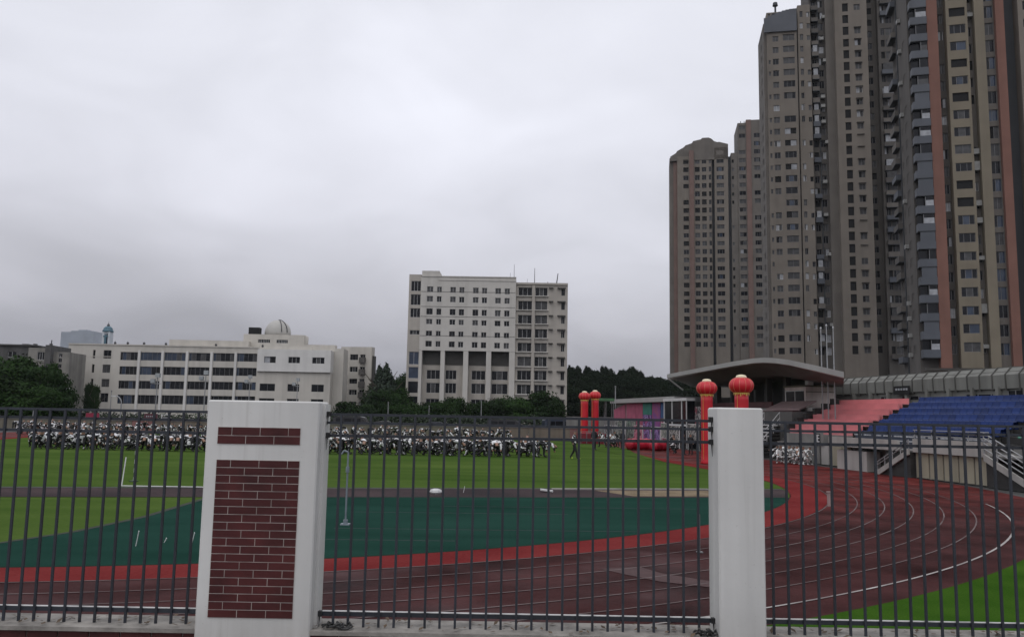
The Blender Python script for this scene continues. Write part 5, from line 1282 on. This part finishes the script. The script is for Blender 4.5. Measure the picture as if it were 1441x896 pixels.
# parked cars: one of each kind, then copies
mTYRE = mat('tyre rubber', (.015, .015, .015), .9, .2, 5); mCHR = mat('wheel rim metal', (.35, .35, .36), .35, .1, 4, .7)
def car(name, label, pos, rz, L_, Wd, Hh, kind, paint):
    root = thing(name, label, 'car' if kind != 'van' else 'van', (0, 0, 0), 0, 'vehicles parked beyond the field')
    prof = {'sedan': [(-.5, .30), (-.5, .52), (-.44, .62), (-.30, .64), (-.19, .97), (-.10, 1.0), (.10, 1.0), (.20, .95), (.32, .66), (.47, .60), (.5, .48), (.5, .30)],
            'van': [(-.5, .2), (-.5, .92), (-.46, 1.0), (.22, 1.0), (.34, .93), (.42, .58), (.49, .50), (.5, .2)]}[kind]
    mb = MB(); i = 0; st = []
    for wf, zf in ((-1, 0), (-.97, 1), (.97, 1), (1, 0)):
        pass
    ys = [(-Wd/2*.94, .96), (-Wd/2, 1.0), (Wd/2, 1.0), (Wd/2*.94, .96)]
    n_ = len(prof)
    for yy, sc in ys:
        for x, z in prof:
            tuck = .86 if z > .68 and abs(yy) > Wd*.4 else 1
            mb.v.append((x*L_*sc, yy*tuck, z*Hh))
    for a in range(3):
        for j in range(n_): jj = (j+1) % n_; mb.f.append((a*n_+j, (a+1)*n_+j, (a+1)*n_+jj, a*n_+jj)); mb.m.append(0)
    mb.f.append(tuple(range(n_))); mb.m.append(0); mb.f.append(tuple(3*n_+j for j in reversed(range(n_)))); mb.m.append(0)
    mb.build('body', paint, root)
    segs = [(-.24, -.02), (.0, .22)] if kind == 'sedan' else [(-.42, -.22), (-.20, .0), (.02, .24)]
    for a, c in segs:
        for s_ in (-1, 1):
            mb = MB(); y = s_*Wd/2*.905; i = 0
            za, zb_ = (.68, .92) if kind == 'sedan' else (.62, .88)
            mb.box(a*L_, c*L_, min(y, y-s_*.03), max(y, y-s_*.03)+.0, za*Hh, zb_*Hh)
            mb.v = [(x, yy*(1.0 if z < za*Hh+.01 else .965), z) for x, yy, z in mb.v]
            mb.build('side_window', mGD, root)
    for x in (-.31, .30):
        for s_ in (-1, 1):
            wr_ = .32; y = s_*(Wd/2-.08); mb = MB(); mb.tube((x*L_, y-.1, wr_), (x*L_, y+.1, wr_), wr_, n=16); o = mb.build('wheel', mTYRE, root)
            mb = MB(); mb.tube((x*L_, y+s_*.101, wr_), (x*L_, y+s_*.112, wr_), wr_*.62, n=12); mb.build('rim', mCHR, o)
    for s_ in (-1, 1):
        mb = MB(); mb.box(L_*.48, L_*.503, s_*Wd*.36-.15, s_*Wd*.36+.15, .52*Hh*.9, .52*Hh*.9+.13); mb.build('headlight', mFRW, root)
        mb = MB(); mb.box(-L_*.503, -L_*.48, s_*Wd*.38-.12, s_*Wd*.38+.12, .5*Hh, .5*Hh+.14); mb.build('tail_light', mRI, root)
    root.location = pos; root.rotation_euler = (0, 0, rz); return root
def paint(nm, c): return mat(nm, c, .3, .06, 2, 0, .6)
pB, pW, pS, pR = paint('black car paint', (.012, .012, .014)), paint('white car paint', (.5, .5, .5)), paint('silver car paint', (.22, .225, .235)), paint('dark blue car paint', (.012, .02, .04))
def at(px, Y): q = P(px, 600, Y); return (q.x, Y, 0)
car('parked_car', 'white sedan parked at the far left edge beyond the field', at(6, 108), .05, 4.5, 1.8, 1.45, 'sedan', pW)
car('parked_car', 'silver sedan parked second from the far left edge', at(66, 109), .03, 4.6, 1.8, 1.45, 'sedan', pS)
v1 = car('parked_van', 'black van beyond the students, nearest the brick inlaid pillar', at(496, 108), 0, 4.9, 1.9, 2.0, 'van', pB)
c1 = car('parked_car', 'black sedan parked right of the black van', at(538, 109), math.pi, 4.6, 1.8, 1.46, 'sedan', pB)
car('parked_car', 'white sedan parked beyond the middle of the student rows', at(571, 109), 0, 4.5, 1.8, 1.2, 'sedan', pW)
car('parked_car', 'dark blue sedan parked between the two white sedans', at(612, 109), math.pi, 4.6, 1.8, 1.46, 'sedan', pR)
car('parked_car', 'white sedan parked beyond the right end of the student rows', at(658, 109), 0, 4.8, 1.8, 1.25, 'sedan', pW)
car('parked_van', 'black van parked beyond the right end of the student rows', at(712, 110), 0, 5.0, 1.9, 1.95, 'van', pB)
car('parked_van', 'dark blue van parked left of the distant lantern columns', at(790, 108), .2, 4.9, 1.9, 2.1, 'van', pR)
# lamp posts
def lamp(px, ytop, Y, label, kind):
    q = P(px, ytop, Y); b_ = (q.x, Y, 0); root = thing('lamp_post', label, 'lamp post', b_, 0, None); mb = MB(); h = q.z
    if kind == 'curved':
        pts = [Vector((q.x, Y, 0)), Vector((q.x, Y, h-1.0))]+[Vector((q.x-1.0*(1-math.cos(a)), Y, h-1.0+1.0*math.sin(a))) for a in [R_(15*k) for k in range(1, 6)]]
        mb.path(pts, .09, 8); mb.build('pole', mSTEEL, root); e_ = pts[-1]
        mb = MB(); mb.box(e_.x-.7, e_.x+.05, Y-.14, Y+.14, e_.z-.06, e_.z+.1); mb.build('lamp_head', mFRW, root)
    elif kind == 'flood':
        mb.tube(b_, (q.x, Y, h), .09, .07, 8); mb.box(q.x-.8, q.x+.5, Y-.06, Y+.06, h-1.25, h-1.13); mb.build('pole', mSTEEL, root)
        for dx, dz_ in ((-.62, -1.02), (.06, -.2)):
            mb = MB(); mb.box(q.x+dx-.3, q.x+dx+.3, Y-.3, Y+.2, h+dz_-.1, h+dz_+.5); mb.build('lamp_head', mat('floodlight glass', (.30, .32, .33), .35, .2, 2), root)
    elif kind == 'globe':
        mb.tube(b_, (q.x, Y, h), .1, .07, 8); mb.tube((q.x, Y, h-.8), (q.x-1.0, Y, h-.4), .05); mb.build('pole', mSTEEL, root)
        for dx, dz_ in ((-.35, .1), (-1.2, -.55)):
            mb = MB(); mb.lathe((q.x+dx, Y, h+dz_-.1), [(.1, 0), (.5, .1), (.55, .25), (.1, .45)], 12); mb.build('lamp_head', mFRW, root)
    else:
        mb.tube(b_, (q.x, Y, h), .07, .05, 8); mb.build('pole', mSTEEL, root); mb = MB(); mb.lathe((q.x, Y, h-.05), [(.04, 0), (.09, .06), (.09, .2), (.04, .26)], 10); mb.build('lamp_head', mFRG, root)
lamp(100, 550, 112, 'lamp post with two shallow pale heads left of the school building', 'globe')
lamp(171.5, 557, 115, 'lamp post with curved neck before the lowest school windows', 'curved')
lamp(157, 551, 125, 'thin straight lamp post just left of the curved one', 'post')
lamp(222, 528, 120, 'floodlight mast before the school windows, left of the other one', 'flood')
lamp(290, 524, 122, 'floodlight mast beside the top of the brick inlaid pillar', 'flood')
lamp(352, 530, 150, 'floodlight mast at the edge of the white school end block', 'flood')
lamp(419, 534, 150, 'floodlight mast before the white school end block', 'flood')
lamp(47, 577, 100, 'short thin lamp post at the far left', 'post'); lamp(546.5, 567, 125, 'thin lamp post among trees left of the office block', 'post')
lamp(604, 572, 125, 'thin lamp post below the left tall bays', 'post'); lamp(677.5, 563, 125, 'thin lamp post below the right tall bays', 'post'); lamp(866, 545, 96, 'thin lamp post beside the distant lantern columns', 'post')
# grey wall right of the van, behind the distant lanterns
mb = MB(); a, b_ = P(797, 600, 100), P(870, 600, 100); mb.box(a.x, b_.x+6, 100, 100.4, 0, 2.5); tag(mb.build('boundary_wall', mCON), 'plain grey wall behind the distant lantern columns', 'wall')

# ------------------------------------------------------------------ things on the field
mPIPE = mat('blue grey painted steel', (.17, .20, .23), .45, .2, 6)
# low goal frame
ga, gb_, gt = G(171, 684.5), G(300, 686.5), P(187.5, 638, 31.0)
go = thing('goal_frame', 'small white football goal on the strip, left of the brick pillar', 'goal', (ga.x, ga.y, 0))
gtop = P(177.5, 643, ga.y+.25)
mb = MB(); dx_ = gb_.x-ga.x
mb.tube((ga.x, ga.y, .03), (gb_.x, gb_.y, .03), .02, n=8)
for q in (ga, gb_): mb.tube((q.x, q.y, .03), (q.x+gtop.x-ga.x, q.y+.25, gtop.z), .02, n=8)
mb.build('frame', mFRW, go)
pb = G(188, 677); hp = P(188, 634, pb.y).z; mb = MB(); k = 0; z = 0
while z < hp: mb.tube((pb.x, pb.y, z), (pb.x, pb.y, min(hp, z+.16)), .022, n=8, mi=k % 2); z += .16; k += 1
mb.box(pb.x-.12, pb.x+.12, pb.y-.12, pb.y+.12, 0, .03, 1)
tag(mb.build('striped_pole', [mFRW, mat('dark green stripe', (.03, .06, .03), .6, .2, 4)]), 'thin white and green striped pole behind the small goal', 'pole')
# steel net post
pb = G(486, 738); hp = P(488.5, 636, pb.y).z
po = thing('net_post', 'blue grey steel net post standing on the green rubber', 'post', (pb.x, pb.y, 0))
mb = MB(); mb.tube((pb.x, pb.y, 0), (pb.x, pb.y, hp), .022, n=10); mb.build('pole', mPIPE, po)
mb = MB(); mb.box(pb.x-.11, pb.x+.11, pb.y-.11, pb.y+.11, 0, .03); mb.tube((pb.x, pb.y, .03), (pb.x, pb.y, .12), .055, n=10); mb.build('base_plate', mPIPE, po)
mb = MB(); mb.tube((pb.x, pb.y, hp), (pb.x-.1, pb.y, hp+.04), .022, n=8); mb.tube((pb.x-.1, pb.y, hp+.04), (pb.x-.16, pb.y, hp-.05), .02, n=8); mb.tube((pb.x, pb.y, hp*.72), (pb.x, pb.y, hp*.80), .045, n=8); mb.build('hook', mPIPE, po)
def marker(px, y, label, kind):
    q = G(px, y); mb = MB()
    if kind == 'bag':
        mb.lathe((q.x, q.y, 0), [(.16, 0), (.2, .05), (.17, .12), (.06, .16)], 12, fr=lambda a, z: 1+.25*math.sin(3*a))
    elif kind == 'flat':
        mb.box(q.x-.24, q.x+.2, q.y-.12, q.y+.12, .01, .06, 0, lambda x, y_, z: (x, y_, z+.12*(q.x+.2-x)))
    else: hh_ = {191: .28, 231: .08, 270: .2}.get(px, .2); mb.tube((q.x, q.y, 0), (q.x+.04, q.y, hh_), .009, n=8); mb.tube((q.x+.04, q.y, hh_), (q.x+.04, q.y, hh_+.02), .013, .006, n=8)
    tag(mb.build('marker' if kind == 'peg' else 'white_litter', mFRW), label, 'marker' if kind == 'peg' else 'litter')
marker(613, 694, 'crumpled white bag on the grey strip, left of centre', 'bag'); marker(770, 692, 'flat white paper on the grey strip', 'flat')
marker(652, 693, 'short white peg on the grey strip', 'peg'); marker(191, 768, 'white peg on the green rubber farthest left', 'peg'); marker(231, 763, 'white peg on the green rubber right of another', 'peg'); marker(270, 764, 'white peg on the green rubber next to the brick pillar', 'peg')
pb = G(984.5, 777); mb = MB(); mb.tube((pb.x, pb.y, 0), (pb.x, pb.y, .75), .016, n=8); mb.box(pb.x-.06, pb.x+.06, pb.y-.06, pb.y+.06, 0, .02); tag(mb.build('lane_marker', mFRG), 'thin grey stake on the track left of the narrow pillar', 'stake')
pb = G(1167, 712); mb = MB(); mb.box(pb.x-.05, pb.x+.05, pb.y-.04, pb.y+.04, 0, .42); mb.box(pb.x-.07, pb.x+.07, pb.y-.06, pb.y+.06, .42, .46); tag(mb.build('lane_marker', mat('pink grey marker', (.30, .22, .21), .7, .1, 3)), 'small upright marker block on the bend', 'stake')

# ------------------------------------------------------------------ people
def camo(name, lo, hi, sc, th):
    m, n, l, b = newmat(name); t = n.new('ShaderNodeTexCoord'); oi = n.new('ShaderNodeObjectInfo')
    ad = n.new('ShaderNodeVectorMath'); ad.operation = 'ADD'; mu_ = n.new('ShaderNodeVectorMath'); mu_.operation = 'SCALE'; mu_.inputs[0].default_value = (37, 19, 53)
    l.new(oi.outputs['Random'], mu_.inputs['Scale']); l.new(t.outputs['Object'], ad.inputs[0]); l.new(mu_.outputs[0], ad.inputs[1])
    nz = n.new('ShaderNodeTexNoise'); nz.inputs['Scale'].default_value = sc; nz.inputs['Detail'].default_value = 1; nz.inputs['Distortion'].default_value = 1.2; l.new(ad.outputs[0], nz.inputs['Vector'])
    r = n.new('ShaderNodeMapRange'); r.inputs[1].default_value = th-.015; r.inputs[2].default_value = th+.015; l.new(nz.outputs[0], r.inputs[0])
    mx = n.new('ShaderNodeMix'); mx.data_type = 'RGBA'; mx.inputs[6].default_value = (*lo, 1); mx.inputs[7].default_value = (*hi, 1); l.new(r.outputs[0], mx.inputs[0]); l.new(mx.outputs[2], b.inputs['Base Color']); b.inputs['Roughness'].default_value = .85
    MATS[name] = m; return m
mCAMO = camo('black and white camouflage jacket', (.010, .010, .011), (.68, .68, .69), 3.1, .555)
mCAMOT = camo('black and white camouflage trousers', (.010, .010, .011), (.60, .60, .61), 3.2, .645)
mCAMOW = camo('white and grey camouflage', (.05, .05, .05), (.66, .67, .66), 5.0, .48)
mSKIN = mat('skin', (.25, .145, .10), .6, .1, 5); mHAIR = mat('black hair', (.008, .007, .006), .55, .2, 9)
mBLKC = mat('black cloth', (.012, .012, .014), .85, .2, 5); mSHOE = mat('dark shoe', (.02, .02, .02), .6, .2, 5); mSHOW = mat('pale shoe', (.5, .5, .5), .6, .1, 5); mNEON = mat('yellow green shoe', (.45, .6, .05), .5, .1, 5)
def figure(pts, edges, regions):
    """one continuous body: joints with radii grown by a skin modifier; regions(vertex) -> material index"""
    me = bpy.data.meshes.new('body'); me.from_pydata([p[0] for p in pts], [], []); me.edges.add(len(edges))
    me.edges.foreach_set('vertices', [i for e_ in edges for i in e_]); me.update()
    o = bpy.data.objects.new('tmp_body', me); COL.objects.link(o)
    md = o.modifiers.new('skin', 'SKIN'); md.use_smooth_shade = True
    for i, p in enumerate(pts): me.skin_vertices[0].data[i].radius = p[1] if isinstance(p[1], tuple) else (p[1], p[1])
    me.skin_vertices[0].data[0].use_root = True
    sb_ = o.modifiers.new('sub', 'SUBSURF'); sb_.levels = 1; sb_.render_levels = 1
    dg = bpy.context.evaluated_depsgraph_get(); dg.update(); ev = o.evaluated_get(dg); nm = bpy.data.meshes.new_from_object(ev); bpy.data.objects.remove(o)
    nm.materials.clear(); joints = [Vector(p[0]) for p in pts]
    for f_ in nm.polygons:
        c = f_.center; j = min(range(len(joints)), key=lambda k: (joints[k]-c).length/(pts[k][1] if not isinstance(pts[k][1], tuple) else pts[k][1][0])**.5)
        f_.material_index = regions[j]; f_.use_smooth = True
    return nm
# joints: 0 pelvis,1 waist,2 chest,3 neck,4 head low,5 head top, arms 6-11 (shoulder, elbow, hand L / R), legs 12-19 (hip, knee, ankle, toe L / R)
EDG = [(0, 1), (1, 2), (2, 3), (3, 4), (4, 5), (2, 6), (6, 7), (7, 8), (2, 9), (9, 10), (10, 11), (0, 12), (12, 13), (13, 14), (14, 15), (0, 16), (16, 17), (17, 18), (18, 19)]
REG = [1, 0, 0, 2, 2, 3, 0, 0, 2, 0, 0, 2, 1, 1, 1, 4, 1, 1, 1, 4]
RAD = [.15, .135, .165, .058, .095, .088, .075, .052, .04, .075, .052, .04, .105, .07, .05, .045, .105, .07, .05, .045]
POSE = {
 # bent forward, hands towards the toes (faces -y)
 'bent': [(0, .16, .84), (0, -.02, .93), (0, -.26, .86), (0, -.43, .76), (0, -.50, .68), (0, -.56, .56), (-.19, -.30, .82), (-.22, -.42, .56), (-.20, -.46, .30), (.19, -.30, .82), (.22, -.42, .56), (.20, -.46, .30),
          (-.11, .15, .80), (-.17, .10, .45), (-.19, .12, .08), (-.21, -.06, .045), (.11, .15, .80), (.17, .10, .45), (.19, .12, .08), (.21, -.06, .045)],
 # crouched on the haunches, hands on knees
 'squat': [(0, .12, .36), (0, .08, .54), (0, -.04, .78), (0, -.10, .94), (0, -.13, 1.01), (0, -.14, 1.12), (-.2, -.04, .78), (-.3, -.18, .58), (-.22, -.36, .52), (.2, -.04, .78), (.3, -.18, .58), (.22, -.36, .52),
           (-.12, .08, .34), (-.25, -.34, .46), (-.22, .02, .09), (-.25, -.15, .045), (.12, .08, .34), (.25, -.34, .46), (.22, .02, .09), (.25, -.15, .045)],
 # low stance with a forward lean and one arm out
 'lunge': [(0, .08, .58), (0, .02, .74), (0, -.12, .95), (0, -.20, 1.08), (0, -.24, 1.14), (0, -.27, 1.24), (-.2, -.12, .95), (-.44, -.16, .84), (-.62, -.26, .92), (.2, -.12, .95), (.3, -.28, .72), (.16, -.46, .66),
           (-.13, .06, .55), (-.36, -.12, .42), (-.44, .02, .08), (-.5, -.14, .045), (.13, .06, .55), (.40, -.04, .38), (.46, .06, .08), (.54, -.1, .045)],
 'walk': [(0, 0, .90), (0, 0, 1.08), (0, -.02, 1.32), (0, -.03, 1.48), (0, -.04, 1.56), (0, -.04, 1.68), (-.19, -.02, 1.34), (-.25, .10, 1.08), (-.24, -.02, .86), (.19, -.02, 1.34), (.25, -.08, 1.06), (.22, -.26, .92),
          (-.10, 0, .87), (-.12, -.16, .50), (-.12, -.22, .08), (-.13, -.42, .05), (.10, 0, .87), (.12, .06, .48), (.12, .28, .12), (.13, .12, .045)],
 'stand': [(0, 0, .90), (0, 0, 1.08), (0, 0, 1.32), (0, 0, 1.48), (0, -.01, 1.56), (0, -.02, 1.68), (-.19, 0, 1.34), (-.25, .03, 1.08), (-.25, -.04, .84), (.19, 0, 1.34), (.25, .03, 1.08), (.25, -.04, .84),
           (-.10, 0, .87), (-.12, 0, .48), (-.12, .03, .08), (-.13, -.15, .045), (.10, 0, .87), (.12, 0, .48), (.12, .03, .08), (.13, -.15, .045)],
}
BODY = {k: figure(list(zip(v, RAD)), EDG, REG) for k, v in POSE.items()}
def suited(pose, mats):
    me = BODY[pose].copy()
    for m_ in mats: me.materials.append(m_)
    return me
student = {k: suited(k, [mCAMO, mCAMOT, mSKIN, mHAIR, mSHOE]) for k in ('bent', 'squat', 'lunge')}
studentw = {k: suited(k, [mCAMOW, mCAMOW, mSKIN, mHAIR, mSHOW]) for k in ('bent', 'squat', 'lunge')}
def person(me, label, x, y, rz, sc=1.0, z=0.0, group=None):
    o = bpy.data.objects.new('person', me); COL.objects.link(o); o.location = (x, y, z); o.rotation_euler = (0, 0, rz); o.scale = (sc, sc, sc)
    return tag(o, label, 'person', group)
rp = random.Random(11); np_ = 0
ROWS = [(52.2, 50, 776, 68), (54.4, 48, 770, 62), (58.0, 46, 740, 46), (78.0, 24, 722, 58), (90.0, 20, 720, 58)]
for ri, (Y, xa, xb, cnt) in enumerate(ROWS):
    x0, x1 = P(xa, 600, Y).x, P(xb, 600, Y).x
    for q in range(cnt):
        x = x0+(x1-x0)*(q+.5)/cnt
        k = rp.choices(('bent', 'squat', 'lunge'), (.45, .50, .05) if ri == 0 else ((.4, .5, .1) if ri < 3 else (.4, .42, .18)))[0]
        lab = 'student in black and white camouflage bending or crouching in the front row' if ri == 0 else 'student in black and white camouflage in the packed rows behind the front row'
        yy = Y+rp.uniform(-.25, .25) + (x+14)*.02
        rz = rp.choice((R_(75), R_(-100), R_(80), R_(160), R_(20), R_(100)))+rp.uniform(-.35, .35)
        o = person(student[k], lab, x+rp.uniform(-.12, .12), yy, rz, 1.0, 0, 'students in the front row' if ri == 0 else 'students in the rows behind')
        h_ = rp.uniform(.94, 1.06); o.scale = (1.2*h_, 1.2*h_, h_)
for i, (px, y, k) in enumerate(((848, 629, 'lunge'), (856, 628, 'bent'), (863, 630, 'squat'), (869, 629, 'lunge'), (944, 637, 'lunge'), (951, 638, 'squat'))):
    q = G(px, y); person(student[k], 'student in black and white camouflage helping near the boards and crimson tubes', q.x, q.y, R_(rp.uniform(-180, 180)), 1.1, 0, 'students near the boards')
# white clad group crouching on the track near the seats
for i, (px, y) in enumerate(((1093, 651), (1098, 652), (1104, 651), (1109, 652), (1114, 652), (1120, 653), (1125, 653), (1131, 654), (1136, 654))):
    q = G(px, y); person(studentw[('lunge', 'squat', 'bent', 'squat', 'lunge', 'squat', 'bent', 'squat', 'lunge')[i]], 'person in white patterned camouflage crouching on the track beside the stair', q.x, q.y, R_(rp.uniform(-40, 40)), (.86, 1.0, 1.0, 1.0, .86, 1.0, 1.0, 1.0, .86)[i], 0, 'people in white camouflage on the track')
wk = suited('walk', [camo('black jacket with white stripe', (.010, .010, .011), (.66, .66, .67), 3.2, .60), mBLKC, mSKIN, mHAIR, mNEON])
q = G(808, 646); person(wk, 'person in black with white stripes and yellow green shoes walking on the grass', q.x, q.y, R_(70), 1.03)
dark_ = suited('stand', [mBLKC, mBLKC, mSKIN, mHAIR, mSHOE]); q = G(836, 633); person(dark_, 'person in dark clothes standing below the distant lantern columns', q.x, q.y, R_(30), 1.0)
for px, y, lab in ((962, 640, 'person in dark clothes standing before the boards, left of another'), (972, 640, 'person in dark clothes standing before the boards, nearest the lantern'), (876, 632, 'person in dark clothes standing at the end of the crimson tube')):
    q = G(px, y); person(dark_, lab, q.x, q.y, R_(rp.uniform(-60, 60)), .9)
